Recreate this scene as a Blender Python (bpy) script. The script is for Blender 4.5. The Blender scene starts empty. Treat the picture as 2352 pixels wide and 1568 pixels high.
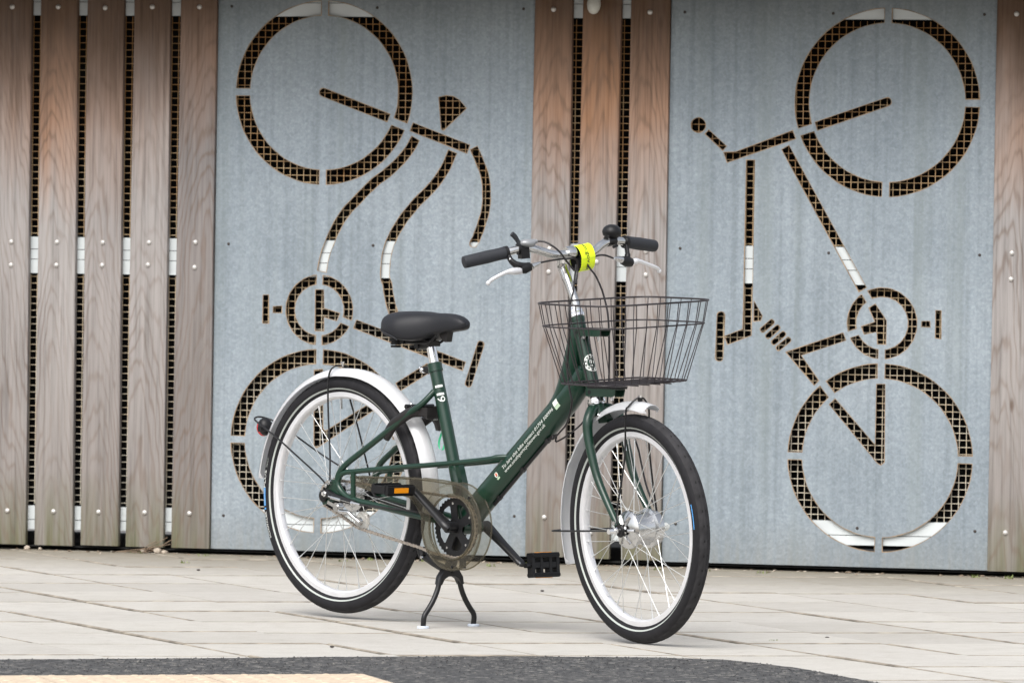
import bpy, bmesh, math, random
from mathutils import Vector, Matrix, Euler
from math import sin, cos, pi, radians, atan2, sqrt

random.seed(7)
scene = bpy.context.scene
C = scene.collection

# ------------------------------------------------------------------ camera
cam_d = bpy.data.cameras.new('camera')
cam = bpy.data.objects.new('camera', cam_d); C.objects.link(cam)
TH, RO = radians(1.13), .0144
fw = Vector((0, cos(TH), -sin(TH))); rt = Vector((1, 0, 0)); upv = Vector((0, sin(TH), cos(TH)))
r2 = rt*cos(RO)+upv*sin(RO); u2 = -rt*sin(RO)+upv*cos(RO)
cam.matrix_world = Matrix(((r2.x, u2.x, -fw.x, 0), (r2.y, u2.y, -fw.y, 0), (r2.z, u2.z, -fw.z, 1.117), (0, 0, 0, 1)))
cam_d.sensor_width = 36; cam_d.lens = 14900/2352*36
cam_d.clip_start = .5; cam_d.clip_end = 500
cam_d.dof.use_dof = True; cam_d.dof.focus_distance = 17.35; cam_d.dof.aperture_fstop = 12
scene.camera = cam

# ------------------------------------------------------------------ sky and sun (bright overcast)
SUN_EL, SUN_AZ = radians(52), radians(205)      # azimuth clockwise from +Y: behind the camera, a little to its left
world = bpy.data.worlds.new('World'); scene.world = world; world.use_nodes = True
nt = world.node_tree; nt.nodes.clear()
sky = nt.nodes.new('ShaderNodeTexSky'); sky.sky_type = 'NISHITA'; sky.sun_disc = False
sky.sun_elevation = SUN_EL; sky.sun_rotation = SUN_AZ; sky.dust_density = 4.0; sky.air_density = 1.0; sky.ozone_density = 1.0
hsv = nt.nodes.new('ShaderNodeHueSaturation'); hsv.inputs['Saturation'].default_value = .34
bg = nt.nodes.new('ShaderNodeBackground'); bg.inputs['Strength'].default_value = .15
wo = nt.nodes.new('ShaderNodeOutputWorld')
nt.links.new(sky.outputs[0], hsv.inputs['Color']); nt.links.new(hsv.outputs[0], bg.inputs[0]); nt.links.new(bg.outputs[0], wo.inputs[0])
sd = bpy.data.lights.new('sun', 'SUN'); sd.energy = 1.1; sd.angle = radians(42); sd.color = (1, .985, .965)
sun = bpy.data.objects.new('sun', sd); C.objects.link(sun)
sdir = Vector((sin(SUN_AZ)*cos(SUN_EL), cos(SUN_AZ)*cos(SUN_EL), sin(SUN_EL)))
sun.rotation_euler = sdir.to_track_quat('Z', 'Y').to_euler(); sun.location = (0, 0, 8)
scene.view_settings.view_transform = 'Standard'; scene.view_settings.look = 'None'
scene.view_settings.exposure = .66; scene.view_settings.gamma = 1
scene.view_settings.use_curve_mapping = False
scene.render.engine = 'CYCLES'

# ------------------------------------------------------------------ materials
def new_mat(name):
    m = bpy.data.materials.new(name); m.use_nodes = True
    return m, m.node_tree, m.node_tree.nodes['Principled BSDF']
def plain(name, col, rough=.5, metal=0, coat=0, spec=.5, bump=0, bscale=200, var=0, vscale=30):
    m, t, b = new_mat(name)
    b.inputs['Base Color'].default_value = (*col, 1); b.inputs['Roughness'].default_value = rough
    b.inputs['Metallic'].default_value = metal
    b.inputs['Specular IOR Level'].default_value = spec
    b.inputs['Coat Weight'].default_value = coat; b.inputs['Coat Roughness'].default_value = .08
    tc = t.nodes.new('ShaderNodeTexCoord')
    if var:
        n = t.nodes.new('ShaderNodeTexNoise'); n.inputs['Scale'].default_value = vscale; n.inputs['Detail'].default_value = 6
        r = t.nodes.new('ShaderNodeMapRange'); r.inputs[1].default_value = .3; r.inputs[2].default_value = .7
        r.inputs[3].default_value = 1-var; r.inputs[4].default_value = 1+var
        mx = t.nodes.new('ShaderNodeMix'); mx.data_type = 'RGBA'; mx.blend_type = 'MULTIPLY'; mx.inputs[0].default_value = 1
        mx.inputs[6].default_value = (*col, 1)
        t.links.new(tc.outputs['Object'], n.inputs['Vector']); t.links.new(n.outputs[0], r.inputs[0])
        t.links.new(r.outputs[0], mx.inputs[7]); t.links.new(mx.outputs[2], b.inputs['Base Color'])
    if bump:
        n = t.nodes.new('ShaderNodeTexNoise'); n.inputs['Scale'].default_value = bscale; n.inputs['Detail'].default_value = 4
        bp = t.nodes.new('ShaderNodeBump'); bp.inputs['Strength'].default_value = bump; bp.inputs['Distance'].default_value = .002
        t.links.new(tc.outputs['Object'], n.inputs['Vector']); t.links.new(n.outputs[0], bp.inputs['Height']); t.links.new(bp.outputs[0], b.inputs['Normal'])
    return m

class NB:
    """small helper for longer node graphs"""
    def __init__(s, t): s.t = t
    def n(s, typ, **kw):
        o = s.t.nodes.new('ShaderNode'+typ)
        for k, v in kw.items(): setattr(o, k, v)
        return o
    def l(s, a, b): s.t.links.new(a, b)
    def noise(s, vec, scale, detail=4, rough=.55, dist=0):
        o = s.n('TexNoise'); o.inputs['Scale'].default_value = scale; o.inputs['Detail'].default_value = detail
        o.inputs['Roughness'].default_value = rough; o.inputs['Distortion'].default_value = dist
        if vec is not None: s.l(vec, o.inputs['Vector'])
        return o.outputs[0]
    def mapping(s, vec, loc=(0, 0, 0), sc=(1, 1, 1)):
        o = s.n('Mapping'); o.inputs['Location'].default_value = loc; o.inputs['Scale'].default_value = sc; s.l(vec, o.inputs['Vector']); return o.outputs[0]
    def rng(s, v, a, b, c, d, clamp=True):
        o = s.n('MapRange'); o.clamp = clamp
        for i, q in enumerate((a, b, c, d)): o.inputs[i+1].default_value = q
        s.l(v, o.inputs[0]); return o.outputs[0]
    def math(s, op, a, b=None):
        o = s.n('Math', operation=op)
        for i, q in enumerate((a, b)):
            if q is None: continue
            if isinstance(q, (int, float)): o.inputs[i].default_value = q
            else: s.l(q, o.inputs[i])
        return o.outputs[0]
    def mix(s, f, a, b, mode='MIX'):
        o = s.n('Mix', data_type='RGBA', blend_type=mode)
        for i, q in ((0, f), (6, a), (7, b)):
            if isinstance(q, (int, float)): o.inputs[i].default_value = q
            elif isinstance(q, tuple): o.inputs[i].default_value = (*q, 1)
            else: s.l(q, o.inputs[i])
        return o.outputs[2]
    def ramp(s, v, stops):
        o = s.n('ValToRGB'); e = o.color_ramp.elements
        while len(e) < len(stops): e.new(.5)
        for k, (p, c) in zip(e, stops): k.position = p; k.color = (*c, 1)
        s.l(v, o.inputs[0]); return o.outputs[0]
    def bump(s, h, st, dist, tgt):
        o = s.n('Bump'); o.inputs['Strength'].default_value = st; o.inputs['Distance'].default_value = dist
        s.l(h, o.inputs['Height']); s.l(o.outputs[0], tgt)

def mat_wood():
    m, t, b = new_mat('weathered_cedar'); q = NB(t)
    tc = q.n('TexCoord'); oi = q.n('ObjectInfo'); sep = q.n('SeparateXYZ'); q.l(tc.outputs['Object'], sep.inputs[0])
    off = q.n('CombineXYZ'); q.l(q.math('MULTIPLY', oi.outputs['Random'], 37), off.inputs[0]); q.l(q.math('MULTIPLY', oi.outputs['Random'], 91), off.inputs[2])
    vadd = q.n('VectorMath', operation='ADD'); q.l(tc.outputs['Object'], vadd.inputs[0]); q.l(off.outputs[0], vadd.inputs[1])
    V = vadd.outputs[0]
    # growth rings cut at a slant: bands of |x| and a slowly drifting height term
    warp = q.noise(q.mapping(V, sc=(6, 6, 1.1)), 1.0, 4, .5)
    xs = q.math('MULTIPLY', sep.outputs[0], 1.0)
    x2 = q.math('MULTIPLY', q.math('POWER', q.math('ABSOLUTE', q.math('ADD', xs, q.math('MULTIPLY', q.math('SUBTRACT', oi.outputs['Random'], .5), .07))), 1.6), 34)
    ph = q.math('ADD', q.math('ADD', q.math('MULTIPLY', sep.outputs[2], 2.1), x2), q.math('MULTIPLY', warp, 3.2))
    rings = q.math('SINE', q.math('MULTIPLY', ph, 26))
    rings = q.rng(rings, -1, 1, 0, 1)
    rings = q.math('POWER', rings, 4.0)
    fine = q.noise(q.mapping(V, sc=(85, 85, 2.0)), 1.0, 6, .72)
    mid = q.noise(q.mapping(V, sc=(26, 26, 1.2)), 1.0, 4, .6)
    blot = q.noise(q.mapping(V, sc=(5, 5, 1.6)), 1.0, 4, .55)
    base = q.ramp(oi.outputs['Random'], [(0, (.225, .204, .194)), (.35, (.295, .272, .260)), (.7, (.345, .322, .308)), (1, (.26, .234, .222))])
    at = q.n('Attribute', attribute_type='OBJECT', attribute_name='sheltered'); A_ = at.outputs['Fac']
    # height zones of weathering: sheltered dark brown, unbleached orange, grey, damp green foot
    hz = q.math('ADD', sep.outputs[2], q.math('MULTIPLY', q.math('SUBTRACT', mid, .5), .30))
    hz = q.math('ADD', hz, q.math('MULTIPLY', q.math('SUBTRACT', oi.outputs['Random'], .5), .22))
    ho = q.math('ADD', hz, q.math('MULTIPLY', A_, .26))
    orange = q.math('MULTIPLY', q.math('MULTIPLY', q.rng(ho, 1.30, 1.62, 0, 1), q.rng(blot, .32, .62, .45, 1)), q.math('ADD', A_, .25))
    col = q.mix(q.math('MINIMUM', q.math('MULTIPLY', orange, .85), .92), base, (.40, .205, .105))
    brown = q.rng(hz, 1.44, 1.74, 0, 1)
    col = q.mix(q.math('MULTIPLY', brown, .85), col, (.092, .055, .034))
    col = q.mix(q.rng(hz, .25, .95, .50, 0), col, (.165, .142, .125))
    green = q.math('MULTIPLY', q.rng(sep.outputs[2], .0, .27, 1, 0), q.rng(mid, .35, .62, .25, 1))
    col = q.mix(green, col, (.125, .125, .065))
    col = q.mix(q.rng(blot, .5, .78, 0, .38), col, (.20, .185, .185))
    col = q.mix(q.math('MULTIPLY', rings, q.rng(blot, .35, .6, .12, .50)), col, (.15, .10, .072))
    col = q.mix(1.0, col, q.ramp(fine, [(.28, (.58, .57, .56)), (.5, (1, 1, 1)), (.72, (1.22, 1.22, 1.22))]), 'MULTIPLY')
    kn = q.n('TexVoronoi'); kn.inputs['Scale'].default_value = 1; q.l(q.mapping(V, sc=(9, 9, 3.2)), kn.inputs['Vector'])
    col = q.mix(q.rng(kn.outputs['Distance'], .03, .09, .75, 0), col, (.11, .07, .05))
    q.l(col, b.inputs['Base Color']); b.inputs['Roughness'].default_value = .82; b.inputs['Specular IOR Level'].default_value = .25
    h = q.math('ADD', q.math('MULTIPLY', rings, -.6), fine); q.bump(h, .35, .0015, b.inputs['Normal'])
    return m
def mat_zinc():
    m, t, b = new_mat('galvanised_steel'); q = NB(t)
    tc = q.n('TexCoord'); oi = q.n('ObjectInfo'); V = tc.outputs['Object']
    sp = q.n('TexVoronoi'); sp.inputs['Scale'].default_value = 95; sp.inputs['Randomness'].default_value = 1
    wv = q.n('VectorMath', operation='ADD'); q.l(V, wv.inputs[0])
    nn = q.n('TexNoise'); nn.inputs['Scale'].default_value = 60; q.l(V, nn.inputs['Vector'])
    sc = q.n('VectorMath', operation='SCALE'); sc.inputs['Scale'].default_value = .02; q.l(nn.outputs['Color'], sc.inputs[0]); q.l(sc.outputs[0], wv.inputs[1])
    q.l(wv.outputs[0], sp.inputs['Vector'])
    cell = q.n('SeparateColor'); q.l(sp.outputs['Color'], cell.inputs[0])
    grain = q.noise(V, 120, 5, .75)
    patch = q.noise(q.mapping(V, sc=(2.2, 2.2, 1.6)), 1.0, 6, .62)
    streak = q.noise(q.mapping(V, sc=(42, 42, .7)), 1.0, 4, .6)
    streak2 = q.noise(q.mapping(V, (7, 0, 3), (13, 13, .35)), 1.0, 3, .5)
    base = q.ramp(patch, [(.25, (.215, .255, .290)), (.5, (.265, .308, .343)), (.75, (.315, .358, .392))])
    col = q.mix(1, base, q.ramp(cell.outputs[0], [(0, (.91, .92, .92)), (1, (1.09, 1.08, 1.07))]), 'MULTIPLY')
    col = q.mix(1, col, q.ramp(grain, [(.3, (.83, .83, .83)), (.5, (1, 1, 1)), (.70, (1.22, 1.22, 1.22))]), 'MULTIPLY')
    col = q.mix(1, col, q.ramp(streak, [(.3, (.82, .83, .83)), (.52, (1, 1, 1)), (.75, (1.09, 1.09, 1.09))]), 'MULTIPLY')
    col = q.mix(q.rng(streak2, .52, .70, 0, .42), col, (.215, .25, .245))
    stain = q.noise(q.mapping(V, (3, 1, 5), (3.1, 3.1, 5.5)), 1.0, 7, .7)
    col = q.mix(q.rng(stain, .63, .74, 0, .35), col, (.17, .20, .20))
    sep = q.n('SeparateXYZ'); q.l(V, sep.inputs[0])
    col = q.mix(q.rng(sep.outputs[2], 1.35, 1.9, 0, .28), col, (.16, .17, .155))  # overhang shade painted in: panels darken towards their top
    col = q.mix(q.math('MULTIPLY', q.rng(sep.outputs[2], .02, .16, .45, 0), q.rng(streak, .4, .6, .3, 1)), col, (.21, .20, .165))
    q.l(col, b.inputs['Base Color']); b.inputs['Metallic'].default_value = .22
    q.l(q.rng(grain, .3, .7, .52, .68), b.inputs['Roughness'])
    low = q.noise(q.mapping(V, sc=(2.4, 2.4, 1.3)), 1.0, 2, .5)
    q.bump(q.math('ADD', q.math('MULTIPLY', grain, .02), low), .5, .02, b.inputs['Normal'])
    return m
def mat_rustwire():
    m, t, b = new_mat('rusty_mesh_wire'); q = NB(t)
    tc = q.n('TexCoord'); V = tc.outputs['Object']; sep = q.n('SeparateXYZ'); q.l(V, sep.inputs[0])
    n1 = q.noise(V, 6, 5, .6); n2 = q.noise(V, 55, 4, .7)
    f = q.math('ADD', q.math('MULTIPLY', sep.outputs[2], .42), q.math('MULTIPLY', n1, .75))
    f = q.math('MULTIPLY', q.math('ADD', f, q.math('MULTIPLY', n2, .35)), .76)
    col = q.ramp(f, [(.50, (.70, .64, .52)), (.72, (.62, .46, .27)), (.95, (.44, .23, .085))])
    q.l(col, b.inputs['Base Color']); b.inputs['Roughness'].default_value = .75
    return m
def mat_slab():
    m, t, b = new_mat('concrete_paving'); q = NB(t)
    geo = q.n('NewGeometry'); oi = q.n('ObjectInfo'); P = geo.outputs['Position']
    big = q.noise(q.mapping(P, sc=(1.1, 1.1, 1)), 1, 5, .6); fine = q.noise(P, 260, 3, .7); mid = q.noise(P, 14, 6, .7)
    base = q.ramp(oi.outputs['Random'], [(0, (.42, .40, .365)), (.3, (.475, .455, .415)), (.65, (.50, .48, .44)), (1, (.45, .43, .395))])
    col = q.mix(1, base, q.ramp(mid, [(.3, (.90, .89, .87)), (.55, (1, 1, 1)), (.8, (1.05, 1.05, 1.05))]), 'MULTIPLY')
    col = q.mix(1, col, q.ramp(fine, [(.3, (.84, .84, .83)), (.5, (1, 1, 1)), (.7, (1.1, 1.1, 1.1))]), 'MULTIPLY')
    col = q.mix(q.rng(big, .52, .75, 0, .32), col, (.33, .305, .265))
    sp = q.n('TexVoronoi'); sp.inputs['Scale'].default_value = 7; q.l(P, sp.inputs['Vector'])
    col = q.mix(q.rng(sp.outputs['Distance'], .03, .075, .5, 0), col, (.24, .215, .18))
    col = q.mix(q.rng(q.noise(P, 5, 7, .75), .56, .70, 0, .30), col, (.27, .245, .205))
    # moss and washed-in dirt close to the wall foot (distance measured from the wall line)
    sep = q.n('SeparateXYZ'); q.l(P, sep.inputs[0])
    dist = q.math('SUBTRACT', q.math('MULTIPLY', q.math('ADD', sep.outputs[0], 1.662), -.2616), q.math('SUBTRACT', sep.outputs[1], 21.167))
    dist = q.math('ADD', dist, q.math('MULTIPLY', q.math('SUBTRACT', mid, .5), .5))
    col = q.mix(q.rng(dist, .0, 1.25, .95, 0), col, (.195, .17, .125))
    q.l(col, b.inputs['Base Color']); b.inputs['Roughness'].default_value = .9
    q.bump(q.math('ADD', fine, mid), .3, .001, b.inputs['Normal'])
    return m
def mat_asphalt():
    m, t, b = new_mat('asphalt'); q = NB(t)
    geo = q.n('NewGeometry'); P = geo.outputs['Position']
    v = q.n('TexVoronoi'); v.inputs['Scale'].default_value = 85; q.l(P, v.inputs['Vector'])
    sc = q.n('SeparateColor'); q.l(v.outputs['Color'], sc.inputs[0])
    n1 = q.noise(P, 30, 5, .7); n2 = q.noise(P, 2.5, 4, .6)
    col = q.ramp(sc.outputs[0], [(0, (.026, .027, .028)), (.5, (.052, .052, .053)), (.85, (.095, .093, .090)), (1, (.22, .21, .19))])
    col = q.mix(1, col, q.ramp(n1, [(.3, (.7, .7, .7)), (.7, (1.3, 1.3, 1.3))]), 'MULTIPLY')
    col = q.mix(q.rng(n2, .45, .7, 0, .3), col, (.075, .07, .066))
    q.l(col, b.inputs['Base Color']); b.inputs['Roughness'].default_value = .85
    q.bump(v.outputs['Distance'], .8, .004, b.inputs['Normal'])
    return m
def mat_smoke(name, tint, base, k):
    m, t, b = new_mat(name); q = NB(t)
    out = [n for n in t.nodes if n.type == 'OUTPUT_MATERIAL'][0]
    tr = q.n('BsdfTransparent'); tr.inputs[0].default_value = (*tint, 1)
    b.inputs['Base Color'].default_value = (*base, 1); b.inputs['Roughness'].default_value = .12; b.inputs['Coat Weight'].default_value = .5
    lw = q.n('LayerWeight'); lw.inputs[0].default_value = .35
    mx = q.n('MixShader'); q.l(q.math('ADD', q.math('MULTIPLY', q.math('POWER', lw.outputs['Facing'], 2.5), .45), k), mx.inputs[0])
    q.l(tr.outputs[0], mx.inputs[1]); q.l(b.outputs[0], mx.inputs[2]); q.l(mx.outputs[0], out.inputs[0])
    return m
def mat_guard():
    m = plain('silver_white_mudguard', (.74, .745, .755), .30, .0, coat=.5); t = m.node_tree; q = NB(t)
    out = [n for n in t.nodes if n.type == 'OUTPUT_MATERIAL'][0]; b = t.nodes['Principled BSDF']
    tl = q.n('BsdfTranslucent'); tl.inputs[0].default_value = (.85, .86, .87, 1)
    mx = q.n('MixShader'); mx.inputs[0].default_value = .30; q.l(b.outputs[0], mx.inputs[1]); q.l(tl.outputs[0], mx.inputs[2]); q.l(mx.outputs[0], out.inputs[0])
    return m
M = dict(
    wood=mat_wood(), zinc=mat_zinc(), wire=mat_rustwire(), slab=mat_slab(), asphalt=mat_asphalt(), smoke=mat_smoke('smoked_clear_plastic', (.79, .77, .71), (.25, .235, .20), .09), smoke2=mat_smoke('smoked_plastic_edge', (.62, .59, .51), (.26, .24, .19), .16),
    burn=plain('heat_marked_edge', (.30, .215, .135), .75, .05, var=.4, vscale=25),
    cut=plain('cut_steel_edge', (.42, .30, .20), .7, .1, var=.5, vscale=60),
    rail=plain('white_painted_rail', (.60, .64, .645), .5, var=.09, vscale=9),
    bolt=plain('zinc_bolt', (.62, .60, .57), .4, .5, var=.15, vscale=120),
    screw=plain('rusty_screw', (.06, .05, .045), .6, .4),
    dark=plain('dark_interior', (.012, .012, .012), .9),
    soffit=plain('dark_stained_timber', (.10, .065, .045), .8, var=.2, vscale=12),
    dirt=plain('joint_dirt', (.27, .24, .195), .95, var=.45, vscale=14),
    bed=plain('joint_sand', (.045, .038, .028), .95, var=.35, vscale=40),
    pave=plain('far_paving', (.44, .41, .36), .9, var=.12, vscale=4),
    buff=plain('buff_tactile_concrete', (.58, .47, .35), .85, bump=.3, var=.15, vscale=60),
    green=plain('dark_green_enamel', (.0035, .0290, .0155), .34, 0, coat=.35, spec=.4, var=.08, vscale=10),
    black=plain('black_plastic', (.009, .009, .010), .42, spec=.3),
    satin=plain('black_painted_steel', (.008, .008, .009), .36, .0, coat=.1, spec=.35),
    grip=plain('grey_black_rubber', (.028, .030, .035), .62, spec=.3, bump=.25, bscale=900),
    saddle=plain('black_vinyl', (.012, .0125, .0155), .48, spec=.34, bump=.25, bscale=700),
    tread=plain('tyre_tread', (.032, .031, .033), .8, spec=.2, var=.3, vscale=35),
    groove=plain('tyre_groove', (.004, .004, .004), .9),
    tyre=plain('tyre_rubber', (.0135, .0130, .0150), .66, spec=.24, var=.15, vscale=50, bump=.15, bscale=500),
    reflect=plain('reflective_strip', (.42, .45, .42), .45),
    rim=plain('anodised_rim', (.73, .73, .745), .36, .40, var=.06, vscale=25),
    fender=mat_guard(),
    chrome=plain('bright_chrome', (.86, .86, .87), .13, 1),
    alloy=plain('polished_alloy', (.62, .62, .615), .20, 1, var=.06, vscale=40),
    spoke=plain('stainless_spoke', (.66, .67, .66), .3, .75),
    chain=plain('chain_steel', (.46, .41, .36), .38, .8, var=.25, vscale=200),
    cable=plain('cable_housing', (.010, .008, .009), .4),
    bwire=plain('dark_plastic_coated_wire', (.022, .017, .019), .42),
    white=plain('white_print', (.78, .80, .76), .5),
    blue=plain('blue_print', (.08, .33, .72), .5),
    decal=plain('pale_green_print', (.48, .62, .45), .5),
    decal2=plain('white_sticker', (.72, .77, .68), .5),
    orange=plain('amber_reflector', (.85, .30, .01), .2, coat=.6),
    red=plain('red_lens', (.55, .015, .02), .15, coat=.8),
    redp=plain('red_print', (.7, .10, .05), .5),
    yellow=plain('fluorescent_yellow', (.80, .98, .01), .45, coat=.2),
    ink=plain('black_print', (.02, .03, .02), .5),
    ribbon=plain('green_ribbon', (.05, .62, .28), .5),
    lock=plain('dark_grey_lock', (.018, .016, .016), .45, spec=.35),
    pvc=plain('off_white_pipe', (.55, .55, .50), .5, var=.15, vscale=30),
    grass=plain('weed_green', (.17, .21, .06), .7, var=.35, vscale=60),
    pebble=plain('pale_stone', (.42, .36, .29), .9, var=.2, vscale=50),
    twig=plain('dry_twig', (.22, .16, .11), .9),
)

# ------------------------------------------------------------------ mesh building
class MB:
    def __init__(s): s.v = []; s.f = []; s.mi = []
    def add(s, vs, fs, mi=0):
        o = len(s.v); s.v += [Vector(p) for p in vs]; s.f += [tuple(i+o for i in f) for f in fs]; s.mi += [mi]*len(fs); return s
    def box(s, c, size, rot=None, mi=0, taper=1.0):
        x, y, z = (q/2 for q in size); R = rot if rot is not None else Matrix.Identity(3)
        vs = []
        for dz in (-1, 1):
            k = taper if dz > 0 else 1
            for dx, dy in ((-1, -1), (1, -1), (1, 1), (-1, 1)): vs.append(Vector(c)+R @ Vector((dx*x*k, dy*y*k, dz*z)))
        return s.add(vs, [(3, 2, 1, 0), (4, 5, 6, 7), (0, 1, 5, 4), (1, 2, 6, 5), (2, 3, 7, 6), (3, 0, 4, 7)], mi)
    def tube(s, path, r, seg=12, caps=True, flat=None, mi=0, up=None):
        P = [Vector(p) for p in path]; n = len(P)
        R = [r]*n if isinstance(r, (int, float)) else [r[0]+(r[-1]-r[0])*i/(n-1) for i in range(n)] if len(r) == 2 else list(r)
        T = [((P[min(i+1, n-1)]-P[max(i-1, 0)])).normalized() for i in range(n)]
        a = Vector(up) if up else (Vector((0, 0, 1)) if abs(T[0].z) < .9 else Vector((0, 1, 0)))
        u = (a - T[0]*a.dot(T[0])).normalized(); vs = []
        for i in range(n):
            u = (u - T[i]*u.dot(T[i])).normalized(); w = T[i].cross(u)
            for k in range(seg):
                t = 2*pi*k/seg; fx = flat if flat else 1
                vs.append(P[i]+u*cos(t)*R[i]+w*sin(t)*R[i]*fx)
        fs = [(i*seg+k, i*seg+(k+1) % seg, (i+1)*seg+(k+1) % seg, (i+1)*seg+k) for i in range(n-1) for k in range(seg)]
        if caps: fs += [tuple(range(seg))[::-1], tuple((n-1)*seg+k for k in range(seg))]
        return s.add(vs, fs, mi)
    def lathe(s, prof, c, axis, seg=32, closed=False, mi=0):
        """prof: (radius, height along axis)"""
        ax = Vector(axis).normalized(); a = Vector((0, 0, 1)) if abs(ax.z) < .9 else Vector((1, 0, 0))
        u = (a-ax*a.dot(ax)).normalized(); w = ax.cross(u); m = len(prof); vs = []
        for k in range(seg):
            t = 2*pi*k/seg; d = u*cos(t)+w*sin(t)
            for (r, h) in prof: vs.append(Vector(c)+d*r+ax*h)
        fs = []
        for k in range(seg):
            k2 = (k+1) % seg
            for j in range(m if closed else m-1):
                j2 = (j+1) % m; fs.append((k*m+j, k2*m+j, k2*m+j2, k*m+j2))
        return s.add(vs, fs, mi)
    def prism(s, poly, d0, d1, f, mi=0):
        """poly in 2D, f(a,b,d) -> 3D"""
        n = len(poly); vs = [f(a, b, d0) for a, b in poly]+[f(a, b, d1) for a, b in poly]
        fs = [tuple(range(n))[::-1], tuple(range(n, 2*n))]+[(i, (i+1) % n, (i+1) % n+n, i+n) for i in range(n)]
        return s.add(vs, fs, mi)
    def ball(s, c, r, seg=16, rings=10, sc=(1, 1, 1), R=None, mi=0):
        vs = []; R = R if R is not None else Matrix.Identity(3)
        for i in range(rings+1):
            ph = pi*i/rings
            for k in range(seg):
                t = 2*pi*k/seg; vs.append(Vector(c)+R @ Vector((sin(ph)*cos(t)*r*sc[0], sin(ph)*sin(t)*r*sc[1], cos(ph)*r*sc[2])))
        fs = [(i*seg+k, (i+1)*seg+k, (i+1)*seg+(k+1) % seg, i*seg+(k+1) % seg) for i in range(rings) for k in range(seg)]
        return s.add(vs, fs, mi)
    def mesh(s, name, mats, smooth=True, ang=38):
        me = bpy.data.meshes.new(name); me.from_pydata([tuple(v) for v in s.v], [], s.f)
        for m in (mats if isinstance(mats, (list, tuple)) else [mats]): me.materials.append(m)
        me.polygons.foreach_set('material_index', s.mi)
        bm = bmesh.new(); bm.from_mesh(me); bmesh.ops.remove_doubles(bm, verts=bm.verts, dist=1e-6)
        bmesh.ops.recalc_face_normals(bm, faces=bm.faces); bm.to_mesh(me); bm.free()
        me.polygons.foreach_set('use_smooth', [smooth]*len(me.polygons))
        if smooth: me.set_sharp_from_angle(angle=radians(ang))
        me.update(); return me
    def build(s, name, mats, parent=None, mtx=None, smooth=True, ang=38):
        return link(name, s.mesh(name, mats, smooth, ang), parent, mtx)
def link(name, data, parent=None, mtx=None):
    o = bpy.data.objects.new(name, data); C.objects.link(o)
    if parent: o.parent = parent
    if mtx is not None: o.matrix_local = mtx
    return o
def tag(o, label=None, cat=None, group=None, kind=None):
    for k, v in (('label', label), ('category', cat), ('group', group), ('kind', kind)):
        if v: o[k] = v
    return o
def cr(pts, n=6):
    """Catmull-Rom through the points"""
    P = [Vector(p) for p in pts]; out = []; m = len(P)
    for i in range(m-1):
        p0, p1, p2, p3 = P[max(i-1, 0)], P[i], P[i+1], P[min(i+2, m-1)]
        for k in range(n):
            t = k/n; out.append(.5*((2*p1)+(p2-p0)*t+(2*p0-5*p1+4*p2-p3)*t*t+(3*p1-p0-3*p2+p3)*t**3))
    out.append(P[-1]); return out
def mir(p): return (p[0], -p[1], p[2])
def filled(outline, holes, half):
    """flat plate with holes lying in the XY plane of a 2D curve, as a mesh"""
    cu = bpy.data.curves.new('tmp', 'CURVE'); cu.dimensions = '2D'; cu.fill_mode = 'BOTH'; cu.extrude = half
    for P in [outline]+holes:
        sp = cu.splines.new('POLY'); sp.points.add(len(P)-1)
        for i, (a, b) in enumerate(P): sp.points[i].co = (a, b, 0, 1)
        sp.use_cyclic_u = True
    o = bpy.data.objects.new('tmp', cu); C.objects.link(o)
    dg = bpy.context.evaluated_depsgraph_get(); me = bpy.data.meshes.new_from_object(o.evaluated_get(dg))
    bpy.data.objects.remove(o); bpy.data.curves.remove(cu); return me
def text_flat(s, shear=0):
    """triangulated outline letters at size 1: verts (x,y), faces, width"""
    cu = bpy.data.curves.new('tmp', 'FONT'); cu.body = s; cu.size = 1; cu.shear = shear; cu.resolution_u = 2; cu.fill_mode = 'FRONT'
    o = bpy.data.objects.new('tmp', cu); C.objects.link(o)
    dg = bpy.context.evaluated_depsgraph_get(); me = bpy.data.meshes.new_from_object(o.evaluated_get(dg))
    vs = [(v.co.x, v.co.y) for v in me.vertices]; fs = [tuple(p.vertices) for p in me.polygons]
    bpy.data.objects.remove(o); bpy.data.curves.remove(cu); bpy.data.meshes.remove(me)
    x0 = min(v[0] for v in vs); x1 = max(v[0] for v in vs)
    return [(x-x0, y) for x, y in vs], fs, x1-x0
def text_on(s, length, height, f, shear=0, mb=None, mi=0):
    """letters scaled to length x cap height, mapped by f(u, v)"""
    vs, fs, w = text_flat(s, shear); mb = mb or MB()
    return mb.add([f(x*length/w, y*height/.7) for x, y in vs], fs, mi)

# ------------------------------------------------------------------ ground
WL = Vector((-1.6621, 21.1667, 0)); WYAW = radians(-14.657)
WM = Matrix.Translation(WL) @ Matrix.Rotation(WYAW, 4, 'Z')
def wpt(x, y, z=0): return WM @ Vector((x, y, z))
g = MB().add([(-90, -60, 0), (90, -60, 0), (90, 120, 0), (-90, 120, 0)], [(0, 1, 2, 3)])
tag(g.build('ground', M['pave'], None, Matrix.Translation((0, 0, -.03)), smooth=False), kind='structure')
g = MB().add([(-5.2, 13.2, 0), (5.2, 13.2, 0), (5.2, 22.4, 0), (-5.2, 22.4, 0)], [(0, 1, 2, 3)])
pavement = tag(g.build('pavement', M['bed'], None, Matrix.Translation((0, 0, -.009)), smooth=False), kind='structure')
EDGE = [(-6, 14.5), (-3, 15.4), (-1.24, 15.90), (-.82, 16.02), (-.4, 16.17), (.04, 16.28), (.37, 16.31), (.53, 16.27), (.63, 16.15), (.73, 15.97), (.84, 15.66), (1.0, 15.25), (1.2, 14.7), (1.5, 13.6), (2.0, 11)]
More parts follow.
